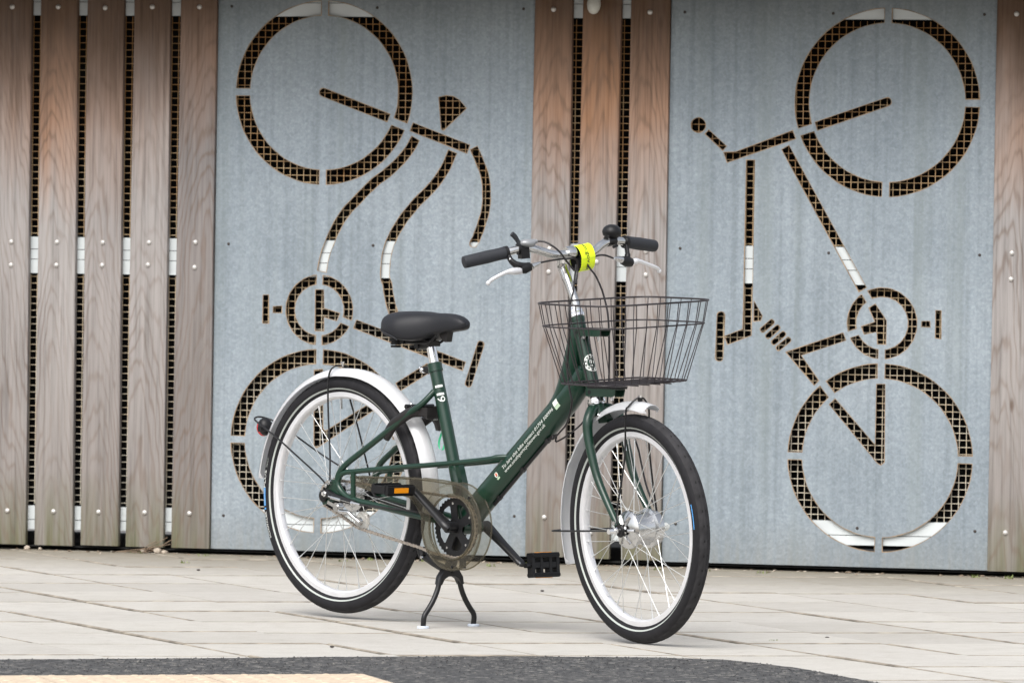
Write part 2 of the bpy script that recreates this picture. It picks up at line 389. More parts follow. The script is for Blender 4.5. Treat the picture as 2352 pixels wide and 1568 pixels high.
def edge_y(x):
    for (a, b), (c, d) in zip(EDGE, EDGE[1:]):
        if a <= x <= c: return b+(d-b)*(x-a)/(c-a)
    return 99 if x < -6 else 11
e1 = Vector((cos(radians(12)), sin(radians(12)), 0))*.374; e2 = Vector((cos(radians(-66)), sin(radians(-66)), 0))*.45
org = Vector((-1.205, 18.39, 0)); base_me = {}
def slab_mesh(var):
    G = .0030+.0012*var; q = []
    a = G/.374/.97; b = G/.45/.97; bev = .0050
    def P(i, j, z): return e1*i+e2*j+Vector((0, 0, z))
    ring = lambda s, t, z: [P(s, t, z), P(1-s, t, z), P(1-s, 1-t, z), P(s, 1-t, z)]
    vs = ring(a, b, -.04)+ring(a, b, -.0026)+ring(a+bev/.374, b+bev/.45, 0)
    fs = [(0, 1, 5, 4), (1, 2, 6, 5), (2, 3, 7, 6), (3, 0, 4, 7), (4, 5, 9, 8), (5, 6, 10, 9), (6, 7, 11, 10), (7, 4, 8, 11), (8, 9, 10, 11)]
    return MB().add(vs, fs[:8], 1).add(vs[8:], [(0, 1, 2, 3)]).mesh('paving_slab', [M['slab'], M['dirt']], smooth=False)
slabs = [slab_mesh(k) for k in range(3)]
wn = Vector((sin(WYAW), -cos(WYAW), 0)); wn.negate()
wn = Vector((-sin(WYAW), cos(WYAW), 0))     # into the wall
rs = random.Random(3)
for i in range(-14, 16):
    for j in range(-10, 14):
        p = org+e1*i+e2*j; cs = [p, p+e1, p+e2, p+e1+e2]; c = p+(e1+e2)/2
        if not (-2.9 < c.x < 2.9 and 14.2 < c.y): continue
        dw = [(q-WL).dot(wn) for q in cs]
        if min(dw) > .10: continue
        if all(q.y < edge_y(q.x)-.02 for q in cs) and c.y < edge_y(c.x)-.1: continue
        zz = rs.uniform(-.0022, .0022)
        me = slabs[rs.randrange(3)]
        mt = Matrix.Translation(p+Vector((0, 0, zz+.009)))
        rot = Matrix.Rotation(rs.uniform(-.0022, .0022), 4, 'X') @ Matrix.Rotation(rs.uniform(-.0022, .0022), 4, 'Y')
        if max(dw) > .12:
            me = me.copy(); bm = bmesh.new(); bm.from_mesh(me)
            pc = WL+wn*.12-p
            bmesh.ops.bisect_plane(bm, geom=bm.verts[:]+bm.edges[:]+bm.faces[:], plane_co=pc, plane_no=wn, clear_outer=True)
            bm.to_mesh(me); bm.free()
            if not me.polygons: continue
        link('paving_slab', me, pavement, mt @ rot)
# asphalt with a slightly ragged edge, laid over the slabs
ra = random.Random(5); ed = []
for (a, b), (c, d) in zip(EDGE, EDGE[1:]):
    n = max(2, int(sqrt((c-a)**2+(d-b)**2)/.02))
    for k in range(n):
        t = k/n; ed.append((a+(c-a)*t+ra.uniform(-.003, .003), b+(d-b)*t+ra.uniform(-.008, .008)))
ed.append(EDGE[-1])
vs = []
for a, b in ed: vs.append((a, b, -.004))
for a, b in ed: vs.append((a, b-.006, .007))
n = len(ed)
vs += [(2.4, -60, .007), (-60, -60, .007), (-60, 14.5, .007)]
fs = [(i, i+1, n+i+1, n+i) for i in range(n-1)]+[tuple(range(n, 2*n))[::-1]+(2*n+2, 2*n+1, 2*n)]
me = bpy.data.meshes.new('asphalt'); me.from_pydata(vs, [], fs); me.materials.append(M['asphalt'])
bm = bmesh.new(); bm.from_mesh(me); bmesh.ops.triangulate(bm, faces=[f for f in bm.faces if len(f.verts) > 4]); bmesh.ops.recalc_face_normals(bm, faces=bm.faces); bm.to_mesh(me); bm.free()
tag(link('road', me), kind='structure')
# loose chippings standing proud of the asphalt surface
mb = MB(); rc = random.Random(11)
for k in range(4200):
    x = rc.uniform(-1.5, 1.35); ym = edge_y(x)
    y = ym-.004-abs(rc.gauss(0, .45))
    if y < 14.9: continue
    s = rc.uniform(.0015, .0038); R = Euler((rc.uniform(0, 3), rc.uniform(0, 3), rc.uniform(0, 3))).to_matrix()
    vs = [Vector((x, y, .007))+R @ (Vector(d)*s) for d in ((1, 0, 0), (-1, 0, 0), (0, .8, 0), (0, -.8, 0), (0, 0, .7), (0, 0, -.7))]
    mb.add(vs, [(0, 2, 4), (2, 1, 4), (1, 3, 4), (3, 0, 4), (2, 0, 5), (1, 2, 5), (3, 1, 5), (0, 3, 5)])
tag(mb.build('asphalt_chippings', M['asphalt'], None, smooth=False), 'dark grey chippings in the asphalt edge in front of the paving', 'gravel', kind='stuff')
# buff tactile slabs in the road, lower left
td = Vector((cos(radians(15.5)), sin(radians(15.5)), 0)); tn = Vector((sin(radians(15.5)), -cos(radians(15.5)), 0))
strip = MB()
st0 = Vector((-.345, 15.53, 0))
cs = [st0, st0-td*3.2, st0-td*3.2+tn*.8, st0+tn*.8]
strip.add([Vector((q.x, q.y, .0082)) for q in cs], [(0, 1, 2, 3)])
tact = tag(strip.build('tactile_paving', M['bed'], None, smooth=False), kind='structure')
t = MB(); t.prism([(.002, .002), (.398, .002), (.398, .398), (.002, .398)], -.02, .0105, lambda a, b, d: (-td*a+tn*b+Vector((0, 0, d))))
for i in range(6):
    for j in range(6):
        c = -td*(.033+.0667*i)+tn*(.033+.0667*j)
        t.lathe([(.0125, .0106), (.010, .0124), (.006, .0134), (0, .0136)], c, (0, 0, 1), 8)
tm = t.mesh('tactile_slab', M['buff'], ang=50)
for i in range(8):
    for j in range(2): link('tactile_slab', tm, tact, Matrix.Translation(st0-td*.4*i+tn*.4*j+Vector((0, 0, rs.uniform(-.0006, .0006)))))

# ------------------------------------------------------------------ cladded store wall
store = bpy.data.objects.new('bicycle_store', None); C.objects.link(store); store.matrix_world = WM
tag(store, 'slatted bicycle store with grey timber planks, white rails and rusty wire mesh', 'building')
X0, X1, TOP = -1.0, 4.45, 1.875
# left edge, right edge at height .07 and at 1.75
PL = [(-.066, .0942, -.066, .0916), (.1248, .2555, .1244, .2497), (.2837, .4115, .2833, .4066), (.4372, .5654, .4425, .5656), (.5918, .7202, .6011, .7222),
      (1.7775, 1.9045, 1.7835, 1.9071), (1.931, 2.0527, 1.9405, 2.0661), (2.0911, 2.221, 2.0986, 2.2258), (3.2740, 3.402, 3.2772, 3.405),
      (3.433, 3.563, 3.433, 3.563), (3.594, 3.724, 3.594, 3.724), (-.225, -.096, -.225, -.096), (-.386, -.257, -.386, -.257), (-.546, -.417, -.546, -.417)]
BOLTS = [(0.026, 1.7649), (0.1838, 1.7658), (0.3441, 1.7638), (0.5044, 1.7677), (0.6642, 1.7686), (0.0333, 1.0011), (0.1897, 1.0027), (0.3462, 1.0036), (0.5037, 1.006), (0.6613, 1.0091), (0.0328, 0.9254), (0.1884, 0.9279), (0.3449, 0.9296), (0.5009, 0.9336), (0.6594, 0.9281), (0.0313, 0.1252), (0.1898, 0.1271), (0.3437, 0.1288), (0.501, 0.1313), (0.653, 0.1322), (1.845, 1.7674), (2.1609, 1.7607), (1.8423, 1.0064), (1.8411, 0.9327), (1.998, 0.9672), (2.1593, 1.003), (2.1593, 0.9282), (1.8385, 0.1504), (1.9902, 0.1038), (2.1560, .1300), (3.3363, 1.0156), (3.3348, 0.9338), (3.3296, 0.1405), (3.3394, 1.7625)]
bm_ = MB(); bm_.lathe([(.0082, 0), (.0082, -.0012), (.0074, -.0032), (.0050, -.0050), (.0024, -.0057), (0, -.0059)], (0, 0, 0), (0, 1, 0), 16)
# lathe heights run along +y (into the wall): negative = proud
bolt_me = bm_.mesh('bolt', M['bolt'], ang=60)
for k, (a0, b0, a1, b1) in enumerate(PL):
    zb = (.0165, .0164, .0199, .0196, .0200, .0250, .0230, .0225, .0190, .019, .019, .017, .017, .017)[k]
    s0 = (TOP-.07)/1.68; xa, xb = a0+(a1-a0)*s0, b0+(b1-b0)*s0
    cx, cz = (a0+b0)/2, 0
    mb = MB(); bev = .0016; nz = 24; rings = []
    for j in range(nz+1):
        t = j/nz; z = zb+(TOP-zb)*t; u = (z-.07)/1.68
        l, r = a0+(a1-a0)*u-cx, b0+(b1-b0)*u-cx
        w1, w2 = .0006*sin(5*z+k*2), .0006*sin(4*z+k*3.3)
        rings.append([(l+w1, 0, z), (l+w1, -.0204, z), (l+bev+w1, -.022, z), (r-bev+w2, -.022, z), (r+w2, -.0204, z), (r+w2, 0, z)])
    vs = [p for r_ in rings for p in r_]
    fs = [(j*6+q, j*6+q+1, j*6+q+7, j*6+q+6) for j in range(nz) for q in range(5)]+[(j*6+5, j*6, j*6+6, j*6+11) for j in range(nz)]+[(5, 4, 3, 2, 1, 0), tuple(nz*6+q for q in range(6))]
    mb.add(vs, fs)
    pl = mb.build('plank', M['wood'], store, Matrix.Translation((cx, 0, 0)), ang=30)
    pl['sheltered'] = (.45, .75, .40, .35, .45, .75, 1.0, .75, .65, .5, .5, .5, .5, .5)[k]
    bl = [b for b in BOLTS if a0-.02 < b[0] < b0+.02] or [((a0+b0)/2, z) for z in (1.766, 1.005, .93, .13)]
    for bx, bz in bl: link('bolt', bolt_me, pl, Matrix.Translation((bx-cx, -.022, bz)))
# white horizontal rails, three boards each with fine joints
def rail(zs, slope, y0=.002, y1=.042):
    for za, zb in zip(zs, zs[1:]):
        f = lambda a, b, d: (a, d, b+slope*(a-.1))
        mb = MB(); g_ = .0011
        for d0, d1 in ((y0, y1),):
            mb.add([f(X0, za+g_, d0), f(X1, za+g_, d0), f(X1, zb-g_, d0), f(X0, zb-g_, d0), f(X0, za+g_, d1), f(X1, za+g_, d1), f(X1, zb-g_, d1), f(X0, zb-g_, d1)],
                   [(0, 1, 2, 3), (7, 6, 5, 4), (0, 4, 5, 1), (3, 2, 6, 7), (0, 3, 7, 4), (1, 5, 6, 2)])
        mb.build('rail', M['rail'], store, smooth=False)
rail([.0661, .0982, .1442], .0074); rail([.8992, .9460, .9786, 1.0198], .0026); rail([1.7385, 1.783, 1.83], .0012)
# welded mesh: rods
mb = MB(); P_ = .0225; r = .0013
for z0, z1 in ((.150, .897), (1.022, 1.737)):
    x = X0+.01
    while x < X1:
        mb.tube([(x, .012, z0), (x, .012, z1)], r, 5, caps=False); x += P_
    z = z0+.008
    while z < z1:
        if z < .30 or True: mb.tube([(X0, .0145+r, z), (X1, .0145+r, z+.0012)], r, 5, caps=False)
        z += P_*.985
mesh_ = mb.build('wire_mesh', M['wire'], store, ang=80); mesh_['kind'] = 'stuff'
# inside, coloured near-black so the gaps read as deep shadow
mb = MB(); mb.box(((X0+X1)/2, .9, .95), (X1-X0, .01, 1.84)); mb.box((X0-.01, .46, .95), (.02, .9, 1.84)); mb.box((X1+.01, .46, .95), (.02, .9, 1.84)); mb.box(((X0+X1)/2, .46, .012), (X1-X0, .9, .004))
mb.build('back_wall', M['dark'], store, smooth=False)
mb = MB(); mb.box(((X0+X1)/2, .405, TOP+.03), (X1-X0+.2, 1.65, .05)); mb.build('roof', M['soffit'], store, smooth=False)
mb = MB(); mb.box(((X0+X1)/2, -.437, 1.885), (X1-X0+.2, .03, .136)); mb.build('shading_fascia', M['soffit'], store, smooth=False)  # unseen board, dropped low to hide sky and shade the wall top
# galvanised panels with cut-outs
HOLES_L = [[(1.0696,1.79),(1.0454,1.7879),(1.0215,1.7839),(0.998,1.7779),(0.9751,1.77),(0.9529,1.7602),(0.9316,1.7486),(0.9113,1.7354),(0.8922,1.7205),(0.8744,1.704),(0.8579,1.6862),(0.843,1.6671),(0.8298,1.6468),(0.8182,1.6255),(0.8084,1.6033),(0.8005,1.5804),(0.7945,1.5569),(0.7905,1.533),(0.7884,1.5088),(0.8332,1.5088),(0.8351,1.5291),(0.8387,1.5491),(0.8438,1.5688),(0.8505,1.588),(0.8588,1.6065),(0.8686,1.6244),(0.8797,1.6414),(0.8923,1.6574),(0.906,1.6724),(0.921,1.6861),(0.937,1.6987),(0.954,1.7098),(0.9719,1.7196),(0.9904,1.7279),(1.0096,1.7346),(1.0293,1.7397),(1.0493,1.7433),(1.0696,1.7452)],[(0.7884,1.4828),(0.7905,1.4586),(0.7945,1.4347),(0.8005,1.4112),(0.8084,1.3883),(0.8182,1.3661),(0.8298,1.3448),(0.843,1.3245),(0.8579,1.3054),(0.8744,1.2876),(0.8922,1.2711),(0.9113,1.2562),(0.9316,1.243),(0.9529,1.2314),(0.9751,1.2216),(0.998,1.2137),(1.0215,1.2077),(1.0454,1.2037),(1.0696,1.2016),(1.0696,1.2464),(1.0493,1.2483),(1.0293,1.2519),(1.0096,1.257),(0.9904,1.2637),(0.9719,1.272),(0.954,1.2818),(0.937,1.2929),(0.921,1.3055),(0.906,1.3192),(0.8923,1.3342),(0.8797,1.3502),(0.8686,1.3672),(0.8588,1.3851),(0.8505,1.4036),(0.8438,1.4228),(0.8387,1.4425),(0.8351,1.4625),(0.8332,1.4828)],[(1.0956,1.2016),(1.1207,1.2038),(1.1455,1.2081),(1.1699,1.2145),(1.1936,1.223),(1.2165,1.2335),(1.2384,1.2459),(1.2592,1.2601),(1.2787,1.2761),(1.2968,1.2937),(1.3133,1.3127),(1.3281,1.3331),(1.3411,1.3547),(1.3522,1.3773),(1.3104,1.3935),(1.301,1.3747),(1.29,1.3567),(1.2775,1.3397),(1.2637,1.3239),(1.2485,1.3092),(1.2322,1.2959),(1.2149,1.284),(1.1965,1.2736),(1.1774,1.2648),(1.1576,1.2576),(1.1373,1.2522),(1.1166,1.2484),(1.0956,1.2464)],[(1.3616,1.4015),(1.3685,1.4253),(1.3735,1.4496),(1.3763,1.4743),(1.3771,1.499),(1.3758,1.5238),(1.3724,1.5483),(1.3669,1.5725),(1.3595,1.5962),(1.35,1.6191),(1.3387,1.6412),(1.3256,1.6622),(1.3107,1.682),(1.2943,1.7006),(1.2763,1.7176),(1.257,1.7331),(1.2364,1.747),(1.2147,1.759),(1.1921,1.7692),(1.1687,1.7774),(1.1447,1.7837),(1.1203,1.7879),(1.0956,1.79),(1.0956,1.7452),(1.1163,1.7432),(1.1369,1.7395),(1.157,1.7342),(1.1766,1.7271),(1.1956,1.7185),(1.2138,1.7083),(1.231,1.6966),(1.2472,1.6835),(1.2623,1.6692),(1.2761,1.6536),(1.2886,1.6369),(1.2997,1.6192),(1.3092,1.6007),(1.3172,1.5814),(1.3235,1.5616),(1.3281,1.5412),(1.3311,1.5206),(1.3323,1.4998),(1.3317,1.479),(1.3295,1.4582),(1.3255,1.4378),(1.3198,1.4177)],[(1.0851,1.509),(1.3037,1.4287),(1.2949,1.4047),(1.0763,1.485),(1.0715,1.4881),(1.0686,1.493),(1.0681,1.4986),(1.07,1.5039),(1.0741,1.5079),(1.0795,1.5097)],[(1.3821,1.4017),(1.5706,1.3327),(1.5614,1.3079),(1.3729,1.3769)],[(1.5962,1.329),(1.5998,1.3215),(1.6049,1.3107),(1.6107,1.2982),(1.6161,1.286),(1.6211,1.2742),(1.6263,1.2618),(1.6312,1.2488),(1.6351,1.2353),(1.6379,1.2215),(1.6396,1.2076),(1.6407,1.194),(1.6414,1.1809),(1.6417,1.168),(1.6416,1.1551),(1.6409,1.1424),(1.6395,1.1296),(1.6371,1.117),(1.6341,1.1049),(1.6306,1.0932),(1.627,1.0816),(1.6229,1.0692),(1.6186,1.0565),(1.6141,1.0444),(1.6101,1.0344),(1.6066,1.0265),(1.6032,1.0202),(1.6006,1.016),(1.599,1.0132),(1.5952,1.0091),(1.59,1.0071),(1.5844,1.0076),(1.5796,1.0104),(1.5765,1.015),(1.5757,1.0205),(1.5774,1.0258),(1.5792,1.0288),(1.5816,1.0328),(1.5842,1.0375),(1.5871,1.044),(1.5907,1.0534),(1.595,1.0649),(1.5993,1.0772),(1.6032,1.0892),(1.6066,1.1004),(1.6099,1.1115),(1.6127,1.1224),(1.6147,1.1332),(1.6159,1.1444),(1.6166,1.1559),(1.6167,1.1678),(1.6164,1.1799),(1.6157,1.1924),(1.6148,1.2052),(1.6133,1.2175),(1.6109,1.2293),(1.6074,1.2408),(1.6031,1.2526),(1.5981,1.2644),(1.5931,1.276),(1.5879,1.288),(1.5823,1.3001),(1.5772,1.3107),(1.5736,1.3182)],[(1.4664,1.4846),(1.4905,1.4897),(1.514,1.4875),(1.5351,1.4761),(1.5577,1.4506),(1.4839,1.3807),(1.4762,1.383)],[(1.4033,1.3452),(1.3988,1.3371),(1.3923,1.3251),(1.384,1.3112),(1.3741,1.297),(1.3627,1.2834),(1.3498,1.2694),(1.336,1.2555),(1.322,1.2423),(1.3075,1.2304),(1.2926,1.2194),(1.2783,1.209),(1.265,1.1985),(1.2523,1.1869),(1.2398,1.1746),(1.2275,1.1619),(1.2155,1.1494),(1.2037,1.1375),(1.1923,1.1262),(1.1818,1.115),(1.1724,1.1039),(1.1639,1.0924),(1.1562,1.0806),(1.1491,1.0685),(1.1425,1.0564),(1.1365,1.0444),(1.1311,1.0323),(1.1261,1.0201),(1.1214,1.0082),(1.117,0.9971),(1.1131,0.9868),(1.1096,0.9768),(1.1066,0.9665),(1.1039,0.9544),(1.1013,0.9409),(1.0994,0.9284),(1.0978,0.9195),(1.0698,0.9243),(1.0712,0.933),(1.0733,0.9457),(1.0759,0.9602),(1.079,0.9737),(1.0824,0.9854),(1.0863,0.9966),(1.0904,1.0075),(1.095,1.0188),(1.0997,1.0307),(1.1049,1.0435),(1.1107,1.0566),(1.1173,1.0696),(1.1243,1.0825),(1.132,1.0956),(1.1405,1.1086),(1.15,1.1215),(1.1606,1.134),(1.1719,1.146),(1.1835,1.1577),(1.1951,1.1694),(1.2071,1.1817),(1.2196,1.1946),(1.2327,1.2075),(1.2464,1.2201),(1.2611,1.2318),(1.2758,1.2424),(1.2899,1.2528),(1.3032,1.2637),(1.3162,1.2759),(1.3292,1.289),(1.3413,1.3022),(1.3515,1.3144),(1.36,1.3266),(1.3675,1.3393),(1.3738,1.3507),(1.3783,1.359)],[(1.5272,1.3051),(1.5228,1.2945),(1.5165,1.2792),(1.5087,1.2617),(1.5,1.245),(1.4905,1.2299),(1.4802,1.2151),(1.4693,1.2008),(1.4579,1.187),(1.4459,1.1742),(1.4336,1.1625),(1.4217,1.1515),(1.4105,1.14),(1.3994,1.1276),(1.3882,1.1145),(1.3775,1.1013),(1.3678,1.0886),(1.3591,1.0762),(1.3512,1.064),(1.344,1.0521),(1.3377,1.0407),(1.3322,1.03),(1.3276,1.0198),(1.3236,1.0099),(1.3202,0.9999),(1.3173,0.9901),(1.3151,0.9805),(1.3133,0.9705),(1.3119,0.9595),(1.3108,0.9463),(1.31,0.9314),(1.3098,0.9174),(1.3101,0.9071),(1.3107,0.9033),(1.3113,0.9021),(1.3139,0.898),(1.3168,0.8895),(1.3188,0.8789),(1.3205,0.8673),(1.3224,0.8555),(1.3246,0.8442),(1.3278,0.8319),(1.3316,0.8184),(1.3354,0.8061),(1.338,0.7975),(1.3106,0.7893),(1.3081,0.7979),(1.3043,0.8104),(1.3003,0.8244),(1.2968,0.8378),(1.2943,0.8505),(1.2924,0.863),(1.2907,0.8741),(1.2892,0.8823),(1.288,0.8856),(1.2864,0.8882),(1.2833,0.8944),(1.2817,0.9043),(1.2813,0.9172),(1.2816,0.9324),(1.2823,0.9481),(1.2835,0.9625),(1.2851,0.9748),(1.2871,0.9862),(1.2897,0.9973),(1.293,1.0085),(1.2969,1.0198),(1.3013,1.031),(1.3065,1.0423),(1.3125,1.0541),(1.3194,1.0664),(1.327,1.0792),(1.3355,1.0922),(1.3448,1.1054),(1.3551,1.1189),(1.3663,1.1327),(1.3779,1.1463),(1.3897,1.1596),(1.4019,1.1719),(1.4141,1.1833),(1.4257,1.1943),(1.4365,1.2058),(1.4469,1.2185),(1.4572,1.2319),(1.4667,1.2456),(1.4752,1.2592),(1.483,1.2741),(1.4903,1.2905),(1.4965,1.3055),(1.501,1.3161)],[(1.2028,0.7672),(1.5663,0.639),(1.5573,0.6136),(1.1938,0.7418)],[(1.6266,0.6933),(1.5883,0.5685),(1.586,0.5645),(1.5822,0.5618),(1.5775,0.5611),(1.5731,0.5625),(1.5696,0.5657),(1.5679,0.57),(1.5683,0.5747),(1.6066,0.6995),(1.6089,0.7035),(1.6127,0.7062),(1.6174,0.7069),(1.6218,0.7055),(1.6253,0.7023),(1.627,0.698)],[(1.0657,0.9083),(1.0567,0.907),(1.0478,0.905),(1.0392,0.9022),(1.0308,0.8988),(1.0227,0.8947),(1.0149,0.8899),(1.0076,0.8845),(1.0007,0.8786),(0.9944,0.8721),(0.9886,0.8651),(0.9834,0.8576),(0.9788,0.8498),(0.9748,0.8416),(0.9716,0.8331),(0.969,0.8244),(0.9672,0.8155),(0.9661,0.8065),(0.9657,0.7974),(0.9661,0.7883),(0.9672,0.7793),(0.969,0.7704),(0.9716,0.7617),(0.9748,0.7532),(0.9788,0.745),(0.9834,0.7372),(0.9886,0.7297),(0.9944,0.7227),(1.0007,0.7162),(1.0076,0.7103),(1.0149,0.7049),(1.0227,0.7001),(1.0308,0.696),(1.0392,0.6926),(1.0478,0.6898),(1.0567,0.6878),(1.0657,0.6865),(1.0657,0.7147),(1.0592,0.7159),(1.0527,0.7176),(1.0465,0.7198),(1.0404,0.7225),(1.0345,0.7256),(1.029,0.7292),(1.0237,0.7333),(1.0188,0.7377),(1.0142,0.7426),(1.0101,0.7478),(1.0063,0.7532),(1.003,0.759),(1.0002,0.765),(0.9979,0.7713),(0.9961,0.7777),(0.9948,0.7842),(0.994,0.7908),(0.9937,0.7974),(0.994,0.804),(0.9948,0.8106),(0.9961,0.8171),(0.9979,0.8235),(1.0002,0.8298),(1.003,0.8358),(1.0063,0.8416),(1.0101,0.847),(1.0142,0.8522),(1.0188,0.8571),(1.0237,0.8615),(1.029,0.8656),(1.0345,0.8692),(1.0404,0.8723),(1.0465,0.875),(1.0527,0.8772),(1.0592,0.8789),(1.0657,0.8801)],[(1.0887,0.6865),(1.0971,0.6877),(1.1054,0.6895),(1.1135,0.692),(1.1214,0.695),(1.1291,0.6987),(1.1364,0.7029),(1.1434,0.7077),(1.15,0.713),(1.1562,0.7188),(1.162,0.725),(1.1672,0.7316),(1.172,0.7387),(1.1762,0.7461),(1.1499,0.7564),(1.1469,0.7514),(1.1434,0.7465),(1.1397,0.742),(1.1356,0.7377),(1.1312,0.7337),(1.1266,0.7301),(1.1217,0.7268),(1.1166,0.7238),(1.1113,0.7212),(1.1059,0.719),(1.1002,0.7171),(1.0945,0.7157),(1.0887,0.7147)],[(1.1846,0.7675),(1.1866,0.776),(1.188,0.7847),(1.1886,0.7935),(1.1886,0.8023),(1.1879,0.8111),(1.1864,0.8198),(1.1843,0.8284),(1.1815,0.8367),(1.1781,0.8449),(1.174,0.8527),(1.1694,0.8602),(1.1641,0.8672),(1.1583,0.8739),(1.152,0.8801),(1.1453,0.8857),(1.1381,0.8908),(1.1305,0.8953),(1.1226,0.8992),(1.1144,0.9025),(1.106,0.9051),(1.0974,0.9071),(1.0887,0.9083),(1.0887,0.8801),(1.0949,0.879),(1.1011,0.8774),(1.1071,0.8754),(1.1129,0.8729),(1.1185,0.87),(1.1239,0.8666),(1.129,0.8629),(1.1338,0.8588),(1.1383,0.8543),(1.1425,0.8495),(1.1462,0.8444),(1.1496,0.839),(1.1525,0.8334),(1.155,0.8276),(1.1571,0.8216),(1.1587,0.8155),(1.1599,0.8093),(1.1605,0.8029),(1.1607,0.7966),(1.1604,0.7903),(1.1596,0.784),(1.1584,0.7778)],[(1.0639,0.8622),(1.0904,0.8626),(1.0919,0.8022),(1.145,0.7874),(1.1353,0.7635),(1.0922,0.7762),(1.0923,0.7316),(1.0646,0.7311)],[(0.8878,0.8422),(0.9062,0.8425),(0.9074,0.7525),(0.8879,0.7522)],[(0.9221,0.8054),(0.9504,0.8076),(0.9507,0.7873),(0.9229,0.7868)],[(1.3747,0.3883),(1.3729,0.4104),(1.3694,0.4324),(1.3643,0.454),(1.3575,0.4752),(1.3492,0.4958),(1.3394,0.5157),(1.3009,0.4926),(1.3089,0.4762),(1.3156,0.4594),(1.3211,0.442),(1.3253,0.4243),(1.3283,0.4064),(1.3299,0.3883)],[(1.326,0.538),(1.3112,0.5584),(1.2947,0.5774),(1.2766,0.595),(1.2571,0.6109),(1.2364,0.6252),(1.2144,0.6376),(1.1915,0.6481),(1.1678,0.6566),(1.1434,0.663),(1.1186,0.6673),(1.0935,0.6695),(1.0935,0.6247),(1.1144,0.6227),(1.1351,0.619),(1.1554,0.6135),(1.1751,0.6064),(1.1942,0.5976),(1.2125,0.5873),(1.2298,0.5754),(1.2461,0.5622),(1.2612,0.5476),(1.2751,0.5318),(1.2875,0.5149)],[(1.0675,0.6695),(1.0433,0.6674),(1.0194,0.6634),(0.9959,0.6574),(0.973,0.6495),(0.9508,0.6397),(0.9295,0.6281),(0.9092,0.6149),(0.8901,0.6),(0.8723,0.5835),(0.8558,0.5657),(0.8409,0.5466),(0.8277,0.5263),(0.8161,0.505),(0.8063,0.4828),(0.7984,0.4599),(0.7924,0.4364),(0.7884,0.4125),(0.7863,0.3883),(0.8311,0.3883),(0.833,0.4086),(0.8366,0.4286),(0.8417,0.4483),(0.8484,0.4675),(0.8567,0.486),(0.8665,0.5039),(0.8776,0.5209),(0.8902,0.5369),(0.9039,0.5519),(0.9189,0.5656),(0.9349,0.5782),(0.9519,0.5893),(0.9698,0.5991),(0.9883,0.6074),(1.0075,0.6141),(1.0272,0.6192),(1.0472,0.6228),(1.0675,0.6247)],[(0.7863,0.3623),(0.7884,0.3381),(0.7924,0.3142),(0.7984,0.2907),(0.8063,0.2678),(0.8161,0.2456),(0.8277,0.2243),(0.8409,0.204),(0.8558,0.1849),(0.8723,0.1671),(0.8901,0.1506),(0.9092,0.1357),(0.9295,0.1225),(0.9508,0.1109),(0.973,0.1011),(0.9959,0.0932),(1.0194,0.0872),(1.0433,0.0832),(1.0675,0.0811),(1.0675,0.1259),(1.0472,0.1278),(1.0272,0.1314),(1.0075,0.1365),(0.9883,0.1432),(0.9698,0.1515),(0.9519,0.1613),(0.9349,0.1724),(0.9189,0.185),(0.9039,0.1987),(0.8902,0.2137),(0.8776,0.2297),(0.8665,0.2467),(0.8567,0.2646),(0.8484,0.2831),(0.8417,0.3023),(0.8366,0.322),(0.833,0.342),(0.8311,0.3623)],[(1.0935,0.0811),(1.1177,0.0832),(1.1416,0.0872),(1.1651,0.0932),(1.188,0.1011),(1.2102,0.1109),(1.2315,0.1225),(1.2518,0.1357),(1.2709,0.1506),(1.2887,0.1671),(1.3052,0.1849),(1.3201,0.204),(1.3333,0.2243),(1.3449,0.2456),(1.3547,0.2678),(1.3626,0.2907),(1.3686,0.3142),(1.3726,0.3381),(1.3747,0.3623),(1.3299,0.3623),(1.328,0.342),(1.3244,0.322),(1.3193,0.3023),(1.3126,0.2831),(1.3043,0.2646),(1.2945,0.2467),(1.2834,0.2297),(1.2708,0.2137),(1.2571,0.1987),(1.2421,0.185),(1.2261,0.1724),(1.2091,0.1613),(1.1912,0.1515),(1.1727,0.1432),(1.1535,0.1365),(1.1338,0.1314),(1.1138,0.1278),(1.0935,0.1259)],[(1.0635,0.6039),(1.0911,0.6067),(1.0939,0.4147),(1.1034,0.407),(1.253,0.5017),(1.2737,0.4864),(1.0759,0.3555),(1.0659,0.3592)],[(1.3369,0.5669),(1.4399,0.6315),(1.4543,0.6087),(1.3513,0.5441)]]
